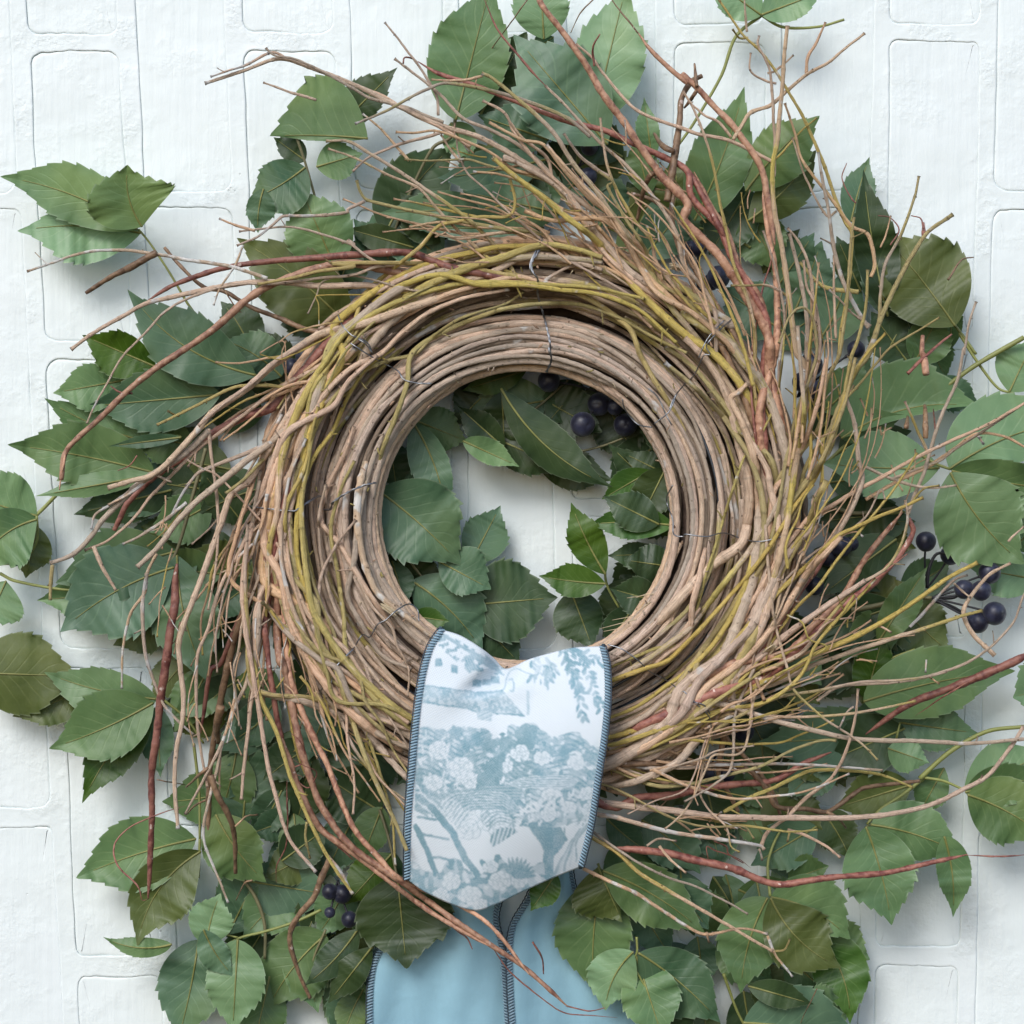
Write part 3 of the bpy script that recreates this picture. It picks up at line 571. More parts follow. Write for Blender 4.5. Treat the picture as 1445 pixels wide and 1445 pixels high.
for bi, (lab, bs, node, h) in enumerate(BER):
    rg = np.random.default_rng(300 + bi); nx, ny = tp(*node)
    e = tag(empty('berry_cluster', PW(nx, ny, h - 4).tolist()), lab, 'berries', 'clusters of dark berries')
    for (t, x, y, r) in bs:
        cx, cy = tp(t, x, y); hh = h + rg.uniform(-3, 5); c = PW(cx, cy, hh); rr = r * K * .00043
        V, F = berry_mesh(rr, rg); mb = MB(); mb.add(V + c, F); mb.build('berry', M['berry'], e)
        mx, my = (cx + nx) / 2 + rg.uniform(-3, 3), (cy + ny) / 2 + rg.uniform(-4, 4)
        P = spline(np.array([(nx, ny), (mx, my), (cx, cy)]), 3); n = len(P)
        R = .00062 * np.ones(n); R[-max(2, n // 5):] = .0010
        s_ = MB(); s_.tube(PW(P[:, 0], P[:, 1], np.linspace(h - 4, hh, n)), R, 6); s_.build('stalk', M['berry_stem'], e)
for s_, r in (('F 1070,1080 1160,1078 1200,1045', 8), ('F 1075,1090 1160,1120 1257,1180', 8), ('F 1050,1040 1058,960 1090,900 1145,905', 8), ('F 740,1130 850,1110 960,1080 1070,1080', 12)):
    stalk(bpy.data.objects['berry_cluster'], 'stalk', s_, r, 28, 32, 'berry_stem' if r < 10 else 'petiole_dull')

# ---------------------------------------------------------------- the wreath
WX, WY = 750, 728
wreath = tag(empty('twig_wreath', PW(WX, WY, 20).tolist()), 'round wreath of tan and yellow green willow twigs with wild ends flaring counterclockwise', 'wreath')
COILS = ((742, 728, 245, 41, 44), (750, 728, 349, 47, 45))     # centre, centre radius, minor radius (photo px), height of the centre in mm
def ringh(x, y):
    h = np.zeros(np.shape(x))
    for cx, cy, rc, m, h0 in COILS:
        q = (np.hypot(x - cx, y - cy) - rc) / (m + 3); h = np.maximum(h, np.where(np.abs(q) < 1, h0 + m * .4 * np.sqrt(np.maximum(0, 1 - q * q)), 0))
    return h
KIND = dict(t=('bark', .04), y=('bark', .95), x=('bark', .46), w=('bark', .05), m=('maroon', 0), c=('cocoa', 0), b=('branch', 0), p=('bark_pale', .02))
def sm(a, k):
    if len(a) < 2 * k + 1: return a
    p = np.pad(a, k, 'edge'); return np.convolve(p, np.ones(2 * k + 1) / (2 * k + 1), 'valid')
def finish(P, h, R, kind, rg, spurs=0, bud=True, mb=None):
    """adds bumps, joints, colour and short spurs; P in photo px, h in mm, R in photo px"""
    n = len(P); mat, tone = KIND[kind]; T = np.gradient(P, axis=0); T /= np.linalg.norm(T, axis=1)[:, None] + 1e-9; N = np.stack([T[:, 1], -T[:, 0]], 1)
    L = np.concatenate([[0], np.cumsum(np.linalg.norm(np.diff(P, axis=0), axis=1))])
    wood = mat.startswith('bark')
    P = P + N * (snoise(n, 12, rg) * .6 + snoise(n, 3, rg) * .2)[:, None]
    R = R * (1 + .07 * snoise(n, 3, rg) + .05 * snoise(n, 1.2, rg))
    col = np.zeros((n, 3)); k = 18 if kind != 'y' else 26
    col[:, 0] = tone + snoise(n, k * 1.5, rg) * (.36 if wood else 0)
    col[:, 1] = (.75 if kind == 'w' else .12) + .25 * snoise(n, 10, rg) + (.5 * np.exp(-(L / 14) ** 2) if bud and rg.random() < .5 else 0)
    nodes = []
    s_ = rg.uniform(8, 40)
    while s_ < L[-1]:
        nodes.append(s_); s_ += rg.uniform(28, 75)
    if wood:
        for q in nodes:
            g_ = np.exp(-((L - q) / 2.2) ** 2); R = R * (1 + .17 * g_); col[:, 2] = np.maximum(col[:, 2], .30 * np.exp(-((L - q) / 1.2) ** 2))
    else:
        R = R * (1 + .10 * snoise(n, 6, rg) + .04 * snoise(n, 2, rg)); 
        q_ = np.minimum(L, L[-1] - L); R = R * np.clip(.25 + q_ / 45, 0, 1) if kind in 'mc' and R.max() < 7.2 and L[-1] > 90 else R
    if bud and wood:
        g_ = np.exp(-(L / 2.5) ** 2); R = R + g_ * .9; col[:, 2] = np.maximum(col[:, 2], .7 * np.exp(-(L / 2.0) ** 2))
    b = mb if mb is not None else MB(); sides = 10 if R.max() > 3.2 else 7
    b.tube(PW(P[:, 0], P[:, 1], h), R * .0004, sides, col, uoff=rg.uniform(0, 5))
    if wood:
        for q in nodes[:spurs * 3]:
            if rg.random() < .5:
                i = int(np.searchsorted(L, q)); i = min(max(i, 1), n - 2); sg = rg.choice([-1, 1])
                ln = rg.uniform(2, 5) if rg.random() < .86 else rg.uniform(8, 22)
                # spurs lean towards the tip (index 0)
                d = -T[i] * rg.uniform(.4, .9) + N[i] * sg * rg.uniform(.5, 1); d /= np.linalg.norm(d)
                m = max(3, int(ln / 2.5)); tt = np.linspace(0, 1, m); Q = P[i] + d * (tt * ln)[:, None] + N[i] * sg * (tt ** 2 * ln * .15)[:, None]
                rr = min(R[i] * .55, 1.6) * (1 - .45 * tt); rr[-1] *= 1.3; cc = np.tile(col[i], (m, 1)); cc[-1, 2] = .8; cc[:, 2] = np.maximum(cc[:, 2], .1)
                b.tube(PW(Q[:, 0], Q[:, 1], h[i] + rg.uniform(-.3, .8) * tt * ln * .4), rr * .0004, 6, cc)
    return b
NT_ = [0]
def ribbon_zone(x, y): return (x > 578) & (x < 858) & (y > 895) & (y < 1285)
def sprout(s, kind, r, rtip=None, hb=None, into=None, ext=True, hmax=None, name=None, spurs=2, bud=True, hroot=None):
    """a twig traced from its tip to the ring; it then winds on into the ring"""
    NT_[0] += 1; rg = np.random.default_rng(1000 + NT_[0])
    P = path(s) if isinstance(s, str) else np.asarray(s, float); nfree = len(P); r *= K * (.98 if kind in 'txywp' else .92); rtip = (rtip * K) if rtip else r * .55
    q = P[-1] - (WX, WY); rho = math.hypot(*q); ok = ext and 150 < rho < 470
    if ok:
        a = math.degrees(math.atan2(-q[1], q[0])); tgt = rg.uniform(318, 378) if rho > 300 else rg.uniform(225, 268); span = rg.uniform(16, 52); lastd = P[-1] - P[-2]; ccw = (q[0] * -lastd[1] + q[1] * lastd[0]) > 0; span = -span if ccw else span
        m = max(2, int(abs(span) / 7)); t = np.linspace(0, 1, m + 1)[1:]
        aa = np.radians(a - span * t); rr = rho + (tgt - rho) * (1 - np.exp(-t * 3.2))
        P = np.vstack([P, np.stack([WX + rr * np.cos(aa), WY - rr * np.sin(aa)], 1)])
    Q = spline(P, 3.0); n = len(Q); t = np.linspace(0, 1, n)
    hb = hb if hb is not None else rg.uniform(48, 78)
    rh = ringh(Q[:, 0], Q[:, 1]); base = hb + (66 - hb) * np.clip(t * 1.4, 0, 1)
    if hroot is not None: base = hb + (hroot - hb) * t
    lay = rg.uniform(.5, 5.0) + (3.5 if hb >= 84 else 0); h = np.where(rh > 40, np.maximum(rh + lay, base * .0 + rh + lay), base)
    if hmax is not None: h = np.minimum(h, hmax)
    if ok: h = h - 10 * np.clip((t - .88) / .12, 0, 1)
    if hmax is None or hmax < 80: h = np.where(ribbon_zone(Q[:, 0], Q[:, 1]), np.minimum(h, 62), h)
    h = sm(h, 9) + snoise(n, 14, rg) * 1.2
    R = rtip + (r - rtip) * np.clip(t * 1.5, 0, 1) ** .8
    if ok: R = R * (1 - .35 * np.clip((t - .9) / .1, 0, 1))
    b = finish(Q, h, R, kind, rg, spurs, bud, into)
    if into is not None: return None
    nm = name or ('vine' if kind in 'mc' else 'branch' if kind == 'b' else 'twig')
    return b.build(nm, M[KIND[kind][0]], wreath)

# a dark core added inside each coil; its dark colour stands for shade between strands
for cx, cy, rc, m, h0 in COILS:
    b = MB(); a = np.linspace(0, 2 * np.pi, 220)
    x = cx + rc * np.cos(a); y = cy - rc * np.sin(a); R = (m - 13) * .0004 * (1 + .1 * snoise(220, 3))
    b.tube(PW(x, y, h0 - 3), R, 14, caps=False); b.build('shade_core', M['shade_core'], wreath)
b = MB(); a = np.linspace(0, 2 * np.pi, 260); b.tube(PW(749 + 297 * np.cos(a), 728 - 297 * np.sin(a), 26), 20 * .0004 * (1 + .12 * snoise(260, 3)), 12, caps=False); b.build('shade_core', M['shade_core'], wreath)  # filler ring added between the coils, coloured dark as the gap's shade
b = MB()
for q, hq, r_ in ((300, 40, 3.4), (268, 53, 2.3), (326, 52, 2.6), (384, 48, 2.4)):
    a = np.linspace(0, 2 * np.pi, 200); x = 747 + q * np.cos(a); y = 728 - q * np.sin(a)
    b.tube(PW(x, y, hq), r_ * .0004, 8, caps=False)
b.build('wire_frame', M['frame'], wreath)
def strand(ci, phi, th0, span, r, kind, rg, drift=0.0, lay=0.0, mb=None, spurs=1):
    cx, cy, rc, m, h0 = COILS[ci]; n = int(math.radians(span) * rc / 3.4); t = np.linspace(0, 1, n)
    th = np.radians(th0 - span * t); ph = np.radians(phi + drift * (t - .5) + 7 * snoise(n, 45, rg))
    mm = (m - r + lay) * (1 + .05 * snoise(n, 30, rg)) - 10 * np.clip((t - .94) / .06, 0, 1) - 9 * np.clip((.04 - t) / .04, 0, 1)
    rho = rc + mm * np.cos(ph); h = h0 + mm * .4 * np.sin(ph)
    P = np.stack([cx + rho * np.cos(th), cy - rho * np.sin(th)], 1)
    h = np.where(ribbon_zone(P[:, 0], P[:, 1]), np.minimum(h, 66), h)
    R = r * (.75 + .25 * np.sin(np.pi * t)) * np.ones(n)
    return finish(P, h, R, kind, rg, spurs, False, mb)
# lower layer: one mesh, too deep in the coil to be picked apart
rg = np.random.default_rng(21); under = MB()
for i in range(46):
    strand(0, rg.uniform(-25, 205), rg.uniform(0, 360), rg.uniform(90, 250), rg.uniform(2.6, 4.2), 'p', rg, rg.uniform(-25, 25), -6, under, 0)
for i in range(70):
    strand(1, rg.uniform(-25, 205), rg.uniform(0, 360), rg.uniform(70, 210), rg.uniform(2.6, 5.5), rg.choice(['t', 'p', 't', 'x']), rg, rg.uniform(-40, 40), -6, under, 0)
o = under.build('small_twigs', M['bark_deep'], wreath); tag(o, kind='stuff')  # under layer gets the darkened bark, so its shade is in the colour
gap = MB(); rg = np.random.default_rng(41)
for i in range(34):
    n = int(rg.uniform(60, 260)); th0 = rg.uniform(0, 6.28); t = np.linspace(0, 1, n); th = th0 - t * n * 3.4 / 297; q_ = 297 + rg.uniform(-20, 22) + 10 * snoise(n, 60, rg)
    finish(np.stack([749 + q_ * np.cos(th), 728 - q_ * np.sin(th)], 1), rg.uniform(38, 52) + 3 * snoise(n, 40, rg), rg.uniform(2.2, 5) * np.ones(n), rg.choice(['t', 'p', 'w', 'x']), rg, 1, False, gap)
tag(gap.build('small_twigs', M['bark_pale'], wreath), kind='stuff')
# upper layer of strands, each its own part
def put(*a, kind='t', **k):
    b = strand(*a, kind, **k); b.build('twig', M[KIND[kind][0]], wreath)
for i, ph in enumerate(np.linspace(-8, 190, 14)):
    for j in range(2):
        rr = rg.uniform(3.6, 6.0); kd = rg.choice(['p', 'p', 'p', 'p', 't', 'y' if 60 < ph < 70 else 'p'])
        put(0, ph + rg.uniform(-4, 4), rg.uniform(0, 360) if j else i * 71, rg.uniform(170, 300), rr, kind=kd, rg=rg, drift=rg.uniform(-26, 26), lay=rg.uniform(-1, 2))
for i, ph in enumerate(np.linspace(-10, 188, 14)):
    for j in range(2):
        big = rg.random() < .38; rr = rg.uniform(6.5, 10.5) if big else rg.uniform(3.2, 5.6)
        kd = rg.choice(['t', 't', 't', 'y', 'x', 'p'] if not big else ['t', 'p', 't', 'x'])
        put(1, ph + rg.uniform(-5, 5), rg.uniform(0, 360), rg.uniform(70, 190), rr, kind=kd, rg=rg, drift=rg.uniform(-60, 60), lay=rg.uniform(-5, 4))

# twigs and vines that leave the ring, each traced from its tip inwards: (path, kind, radius, height of the free end)
TW = [
 # --- upper left
 ('A 835,340 1000,285 1130,240 1250,270 1445,345 B 250,425 440,510 600,560 760,650 900,740 1050,850 1180,940', 't', 12, 66),
 ('A 858,312 1010,262 1110,213 1180,245', 'w', 6, 68), ('A 1085,195 1120,225 1200,240 1330,300 1445,362 B 150,400 300,440 450,500', 't', 7, 70),
 ('A 1075,335 1180,375 1290,408', 't', 6, 60), ('B 60,335 200,390 330,470 440,520 560,600', 't', 8, 62),
 ('A 110,1105 220,1070 360,1025 520,1022 650,1040 800,1065 950,1090 1090,1135', 'w', 8, 62),
 ('A 350,1195 450,1130 560,1075 640,1030', 'b', 15, 52), ('A 670,1010 740,1090 830,1170 920,1190 1020,1250 1150,1300 1290,1350', 'b', 13, 44),
 ('A 290,1425 380,1360 510,1285 570,1250 640,1225 800,1190 980,1155 1150,1150 1300,1165 1445,1165 B 150,1165', 't', 13, 60),
 ('A 600,1230 700,1165 850,1110 980,1080 1150,1060 1300,1050 1445,1040 B 100,1040 300,1030', 'm', 17, 52),
 ('D 250,600 270,480 400,355 520,235 640,140 870,-15 A 1000,1230 1110,1160 1300,1095 1445,1075', 'c', 19, 66),
 ('D 243,640 250,580 268,490', 'c', 5, 66), ('D 355,370 385,300 440,200 500,95 590,0 A 680,1265 810,1200 960,1160 1130,1155 1300,1135 1445,1120 B 200,1085 450,1090 700,1120 800,1180', 'w', 7, 70),
 ('A 1050,1160 1200,1130 1300,1105 1445,1085 B 0,1075 300,1072 500,1090 750,1130 1000,1200 1200,1330', 'y', 11, 72),
 ('A 895,890 970,922 1040,940', 't', 6, 60), ('A 975,945 1100,930 1210,930 1350,965 1445,1000 B 60,980 180,1070', 't', 7, 64),
 ('A 965,1000 1050,965 1110,920 1160,882 1300,880 1420,865 B 60,855 130,818', 'w', 7, 70), ('A 870,1245 900,1170 960,1080 992,1000', 'w', 5, 68), ('A 985,1275 950,1240 900,1160','b',3,60),
 ('B 95,735 110,780 140,815 280,850 440,885 560,910 700,935 850,960', 'y', 10, 72), ('A 1255,1280 1290,1210 1320,1145 1445,1125', 't', 5, 66), ('A 1302,1335 1300,1240 1292,1205', 'y', 4, 66),
 ('A 1060,1440 1150,1390 1165,1440', 't', 4, 60),
 ('B 210,92 290,190 370,300 420,390 430,470', 't', 6, 66), ('B 250,240 330,300 440,390 530,480 640,530 770,600 860,680 900,730', 't', 8, 70),
 ('B 345,250 430,300 560,340 640,370 740,410 860,460 980,500 1100,530 1200,575 1350,640 1445,700 C 90,800 200,930 260,1060 340,1200 400,1330', 'm', 16, 58),
 ('B 350,265 330,240 292,235 288,260', 'm', 4, 58), ('B 830,-60 850,20 950,150 1040,280 1110,400 1190,500 1260,610 1340,720 1445,830 C 60,900 200,1040 330,1240 400,1370', 'c', 21, 74),
 ('B 615,-10 660,100 740,210 870,355', 'm', 6, 66), ('B 865,350 940,420 1010,500 1100,590 1200,680 1290,780 1400,950 C 60,1080 180,1250', 't', 9, 78),
 ('B 1130,-10 1200,80 1245,135', 'b', 4, 60), ('B 1235,125 1310,220 1445,340 C 50,300 150,400 270,530 370,680 400,820 430,1000', 'c', 16, 62),
 ('B 970,135 1010,50 1070,-10', 'b', 3, 50), ('B 620,230 720,100 800,-10', 'b', 3, 24), ('B 1090,140 1060,190 1065,270', 'm', 5, 76),
 ('B 990,180 1050,230 1100,295 1220,435 1330,490 1445,530 C 110,545 250,575 420,660', 't', 8, 60),
 ('B 605,300 650,320 750,400 830,470 900,540 980,670 1060,760 1120,850 1180,930 1260,1050', 'x', 12, 78), ('B 400,325 470,330 540,325 610,310', 't', 6, 72),
 ('B 90,505 200,460 310,400 380,365 460,340 640,370 800,415 950,480 1050,560', 'x', 8, 76), ('B 120,465 190,520 260,600 310,655', 't', 6, 66),
 ('B 80,700 150,640 240,600 320,575 450,540', 't', 7, 68), ('B 255,538 330,542 420,535 530,570 640,620 740,690 850,720 950,790', 't', 8, 74),
 ('B -20,605 80,640 220,710 350,770 430,860', 'x', 7, 60), ('B -30,575 60,575 150,625 300,720 420,800 560,900 650,990 720,1080 770,1165', 'x', 10, 78),
 ('B 290,650 380,655 500,650 570,655 690,690 780,710 900,760', 'y', 7, 72), ('B 720,730 742,820 715,880 600,885 510,905 430,925 350,1010 230,1110 130,1200', 'x', 10, 72),
 ('B 655,645 720,700 850,800 960,890 1050,960 1120,1030 1240,1180 1350,1290 1445,1370', 'y', 17, 80),
 ('B 690,650 740,660 700,640 760,670 870,730 960,800 1040,900', 't', 14, 74), ('B 505,560 510,620 545,700 620,770 700,850 780,920', 't', 6, 68),
 ('B 610,410 700,460 740,540 800,620 860,690 960,790', 't', 9, 78), ('B 635,500 770,570 860,590 950,700 1040,800 1120,870 1230,980', 't', 10, 80),
 ('B 700,460 770,560 870,640 895,730', 't', 7, 82), ('B 870,590 1000,740 1120,860 1190,970 1260,1100 1330,1200', 't', 11, 84),
 ('B 940,545 1000,630 1090,700 1130,720', 't', 8, 82), ('B 1090,480 1100,580 1120,680 1150,760 1190,830 1230,900 1300,980 1320,1070', 'x', 8, 84),
 ('B 570,700 680,710 800,760 930,850 1050,900', 't', 8, 72), ('B 440,550 470,600 520,660', 't', 6, 70), ('B 850,900 860,830 880,810', 'y', 4, 80),
 ('B 750,860 720,830 790,800 830,790', 't', 4, 66), ('B 450,950 520,975 620,960 760,950', 't', 8, 72), ('B 310,925 450,905 600,925 800,940', 't', 8, 70),
 ('B 780,860 900,900 1080,890 1180,960', 't', 14, 70), ('B 1080,700 1140,740 1120,760 1200,900 1270,1010 1330,1150', 'y', 9, 82),
 # --- top right
 ('C 55,370 100,450 170,640 210,850 240,980 265,1090 320,1230 350,1370', 'x', 8, 80),
 ('C 132,310 85,335 50,400 40,500 25,600 10,700 -10,820', 'b', 17, 52), ('C 100,260 110,355', 'b', 8, 54), ('C 60,440 90,400 110,370', 'b', 9, 54),
 ('B 1215,790 1300,815 1370,870 1400,960', 'b', 14, 34), ('B 1240,900 1260,800 1290,720 1345,690', 'b', 12, 36), ('B 1310,545 1350,600 1390,620', 'b', 13, 44), ('B 1400,760 1380,860 1400,980','b',16,30),
 ('C 480,105 465,250 455,400 440,560 420,680 425,850 455,1000 480,1150 500,1330 520,1445 F 545,120 545,370 520,500', 'x', 13, 92),
 ('C 200,0 290,130 370,210 430,290 480,370 540,470 590,580 640,700 680,820 720,910 745,950 740,1050 725,1200 700,1350 690,1445', 'y', 8, 74),
 ('C 305,-10 315,130', 't', 5, 70), ('C 258,120 285,155 320,155', 'x', 5, 72), ('C 365,145 360,180 390,240 410,300 425,500 430,600 425,720', 't', 7, 78),
 ('C 635,90 600,170 565,230 555,300', 't', 7, 74), ('C 795,135 700,210 640,260 560,305 480,370 410,430 330,460 290,520 260,570', 't', 8, 76),
 ('C 330,215 330,290 390,330 435,342', 't', 5, 70), ('C 505,225 430,290 400,300', 't', 5, 72), ('C 600,480 520,550 460,620 430,650', 'y', 5, 74), ('C 75,410 140,470 200,500 250,560', 't', 6, 66),
 ('C 470,420 510,540 540,650 620,760 680,840 740,920 810,960 835,1080 820,1130', 'x', 8, 78),
 ('C 500,560 560,740 640,880 680,860', 't', 5, 76), ('C 605,620 630,760 650,870 660,960 690,1100 720,1180 780,1290 810,1340', 'w', 9, 80),
 ('C 1018,718 1000,800 950,940 880,1080 860,1200 850,1320 800,1445 F 740,180 690,330', 'x', 9, 82), ('C 1155,875 1050,950 990,1040 920,1170 870,1280 810,1445 F 760,150 680,330 620,520', 'y', 13, 84),
 ('C 1250,1230 1220,1320 1200,1445 F 1200,60 1170,200 1110,330 1070,460 1040,560 1000,660 970,740', 't', 8, 74),
 ('C 1240,1050 1190,1060 1150,1120 1135,1140', 'b', 5, 50), ('C 1100,1295 1010,1350 900,1420 F 840,130 780,200 710,290 660,420 600,560 500,680', 'y', 7, 76),
 ('C 750,885 740,990 730,1130 715,1290 690,1445 F 640,200 600,400', 'y', 9, 80), ('C 810,1100 800,1250 770,1380 F 740,100 700,300 640,500', 'y', 10, 82),
 ('C 545,1060 560,1170 600,1260 610,1445', 't', 8, 70), ('C 490,950 530,1130 560,1300 560,1445 F 580,150 540,330', 't', 12, 74),
 ('C 530,1070 600,1150 660,1180 770,1190', 'y', 10, 50), ('C 480,930 530,990 570,1100 590,1250 605,1370', 't', 8, 72), ('C 670,1040 670,1200 680,1380', 't', 6, 68),
 ('C 250,1165 400,1165 470,1200 490,1215', 'x', 6, 84), ('C 430,980 410,1080 385,1150', 'm', 6, 60), ('C 380,720 395,900 430,1100 440,1300 430,1445', 'c', 17, 56),
 ('C 100,700 160,820 240,960 290,1100 370,1220 400,1350', 'c', 15, 60), ('C -30,630 60,680 130,790 200,920 240,1000', 'm', 15, 58),
 ('C 445,1400 490,1290 540,1255 580,1290 600,1445', 'y', 8, 86), ('C 650,1180 760,1290 820,1330', 't', 5, 76), ('C 380,940 430,1090 470,1300 450,1445', 't', 7, 76),
 ('C 720,665 702,730 740,810 760,830', 'm', 3.5, 50), ('C 850,880 900,890 935,940 900,1000', 'm', 3.5, 52), ('C 985,880 1025,890 1035,935', 'm', 3.5, 52),
 ('C 1036,910 1035,965', 'm', 10, 50), ('C 1030,1370 1030,1445 F 1035,90 1045,170', 'c', 16, 44), ('F 1150,5 1060,80 970,165', 'm', 8, 42), ('F 1040,295 1045,430', 'b', 14, 44),
 ('F 1075,310 1085,420','m',5,40), ('F 970,340 965,390','b',10,40), ('C 900,880 880,960 860,1010', 't', 4, 60), ('C 770,1240 690,1300 640,1370 680,1390', 'b', 3, 30),
 ('C 150,1000 120,1060 130,1120', 'y', 4, 60),
 # --- left
 ('D 640,375 720,335 850,270 960,220 1080,212 1200,215', 'y', 9, 74), ('D 685,320 730,340', 'y', 5, 74), ('D 1130,310 1200,215 1280,150 1400,50 1445,10 A 1500,1300', 'y', 8, 78),
 ('D 440,632 540,600 620,580 720,490 800,400 870,320 1000,230 1100,140 1170,90 1300,10', 't', 17, 72), ('D 810,380 900,300 1030,200 1130,110 1250,40 1350,-60', 'x', 11, 76),
 ('D 205,940 300,900 370,830 420,760 500,680 560,620 680,540 780,470 850,400', 't', 14, 66), ('D 205,1090 208,1000 215,945', 'y', 9, 66),
 ('D 472,1050 420,960 380,870', 't', 9, 66), ('D 345,885 430,850 500,800 560,740 610,670 700,580 800,480 1000,330 1130,230', 't', 9, 62), ('D 370,800 390,740 450,700 560,620', 'w', 7, 68),
 ('D 465,805 490,750 520,690 600,610 680,550 760,500 870,410 1000,340 1110,300', 'm', 21, 50), ('D 560,955 640,880 720,770 800,690 870,630 980,540 1100,450 1200,370 1320,280 1445,190', 't', 18, 76),
 ('D 500,862 600,810 690,750 760,690', 'w', 8, 70), ('D 690,760 740,660 780,600 830,560', 'w', 9, 64), ('D 440,700 520,660 610,590','w',7,70), ('D 700,610 640,580','t',5,66),
 ('D 920,655 1000,590 1080,510 1150,450 1230,370 1330,290 1445,215', 'y', 11, 80), ('G 725,650 712,460 722,320 742,220 748,100 735,0 D 730,1250 790,1080 840,950 900,780 945,655 1020,600', 't', 14, 74),
 ('D 495,1450 500,1300 530,1150 590,1060 600,980 640,900', 'w', 7, 60), ('G 790,265 730,215 660,130 610,0 D 590,1280 580,1100 600,980', 'w', 8, 62),
 ('D 850,1130 880,950 890,750 880,620 860,480 850,390', 't', 7, 70), ('D 885,1385 880,1250 905,1100 935,1000 960,880 1010,760', 't', 6, 68), ('D 920,1240 930,1100 960,960 1000,850', 't', 6, 66),
 ('D 760,515 820,550 885,580', 't', 6, 76), ('D 480,560 530,540 560,500','m',3,66), ('D 450,215 500,245 540,245','m',5,66),
 ('D 1060,85 1110,100 1150,105', 'y', 4, 80), ('D 1165,30 1150,100', 't', 4, 78), ('D 1215,240 1300,295','t',7,86), ('D 1270,200 1320,230','y',6,86),
 ('D 780,860 860,790 900,740', 't', 6, 62), ('D 810,1250 900,1190 980,1160', 't', 4, 66), ('D 900,980 960,950 990,940', 't', 5, 66), ('D 910,440 1000,370 1100,280 1180,200','t',7,66),
 # --- lower left
 ('G 605,935 610,800 620,600 620,420 640,250 665,50 D 690,1250 712,1100 716,1000 722,940', 'm', 19, 46), ('G 820,260 840,120 860,0 D 900,1350 960,1200', 'm', 15, 40), ('G 890,300 885,230 900,150', 'b', 18, 40),
 ('G 850,680 855,430 880,250 900,120 930,-20 960,-140', 'b', 20, 26), ('G 932,950 870,800 830,680 850,540 890,380 910,290 960,150 1010,40 D 1020,1330 1030,1200', 'w', 8, 66),
 ('G 755,590 850,410 910,290', 't', 7, 64), ('G 845,480 810,260 800,100 800,0 D 810,1300 850,1200 900,1030 980,880 1040,760', 't', 9, 64),
 ('G 895,515 900,330 930,230 960,100', 't', 6, 62), ('G 985,530 1000,350 1020,180 1040,20 D 1040,1250 1050,1100', 't', 11, 70),
 ('G 1290,825 1180,690 1120,500 1090,380 1060,200 1030,0 D 1000,1200 990,1050 1010,870 1050,700', 't', 12, 78), ('G 1440,915 1340,770 1250,590 1190,450 1130,260 1060,110 1040,0 D 1010,1250 1000,1050 1020,880', 'y', 11, 80),
 ('G 975,230 960,100 950,0 D 970,1300 990,1180', 't', 7, 70), ('G 1265,770 1245,680 1250,620', 'y', 6, 60), ('G 960,830 950,640 880,500 860,430', 'b', 14, 34), ('G 1265,1340 1220,1240 1190,1150 1185,1070 1220,1000 1280,930 1310,850 1345,770', 'b', 14, 42),
 ('G 1125,870 1130,800 1170,700 1170,450', 'm', 4, 50), ('G 755,555 640,590 520,650 465,720 480,800 560,880 580,940 600,935', 'm', 4, 50), ('G 755,470 700,460 640,450', 'b', 3, 30),
 ('G 960,940 1000,870 1030,860','b',4,30), ('G 760,480 800,440 850,400', 'b', 7, 40), ('G 760,590 800,550 840,530','b',5,40), ('G 1050,590 1000,600 960,640','t',4,44),
 ('G 1440,775 1290,620 1190,430 1140,250 1100,0 D 1085,1270 1080,1180', 'm', 15, 60), 
 ('H 960,1375 800,1230 640,1120 480,1010 330,900 G 1445,730 1330,590 1260,430 1210,250 1160,0 D 1140,1330 1130,1220', 'c', 17, 82),
 ('H 800,1245 700,1110 600,1010 450,930 280,860 180,760 80,640 0,450 G 1330,380 1250,210 1190,60 1170,-60', 'c', 14, 84),
 ('H 640,1130 450,1020 300,920 150,800 0,690 G 1300,640 1220,480 1150,280', 'c', 14, 80),
 ('H 1160,1420 1060,1412 950,1400 850,1340 720,1230 640,1120', 'm', 3.5, 78), ('H 1110,1380 1040,1392 950,1370', 'm', 3.5, 80), ('H 860,1240 850,1170 815,1110', 'm', 4.5, 50), ('H 568,1140 540,1090 480,1045', 'm', 4, 78),
 ('G 1180,360 1240,390 1290,420 1260,480 1220,460 1210,430 1240,440', 'm', 3, 84), ('G 1190,260 1230,300 1245,370 1200,400','m',3,82),
 ('H 80,590 85,450 60,300 50,150 0,0 E -30,1250 -40,1100', 't', 8, 82), ('H 300,740 260,640 180,470 110,300 60,150 0,-30 E -60,1250 -70,1100', 'y', 13, 88),
 ('H 305,425 240,320 190,210 130,130 90,0', 'y', 8, 84), ('H 305,110 310,0 260,-100 240,-170', 't', 7, 84), ('H 255,800 240,600 200,450 150,300', 'y', 8, 70), ('H 75,915 40,840 -20,760', 'w', 8, 76),
 ('H 300,560 180,430 100,260 60,120','t',7,84), ('H 320,330 220,180 150,40 110,-60','t',8,84), ('H 310,540 200,460 90,330 30,200','x',9,76),
 # --- right and lower right
 ('I 1500,280 1200,300 1000,290 850,290 700,275 560,240 400,200 250,150 100,125 0,110', 't', 12, 88),
 ('I 1445,230 1400,300 1300,430 1190,490 1080,545 900,590 700,605 450,605 200,600 0,575 H 1200,555 1085,540 900,480', 't', 14, 84),
 ('I 1480,752 1350,760 1210,755', 'm', 4.5, 62), ('I 1215,755 1050,790 900,825 750,840 600,855 450,875 350,850 250,810 100,775 0,750 H 1250,735 1130,725', 'm', 17, 62),
 ('I 800,265 900,190 1000,130 1130,80 1280,20 1400,-30 F 1500,1290', 'm', 20, 46), ('I 1000,190 1100,120 1250,30', 'm', 4, 48),
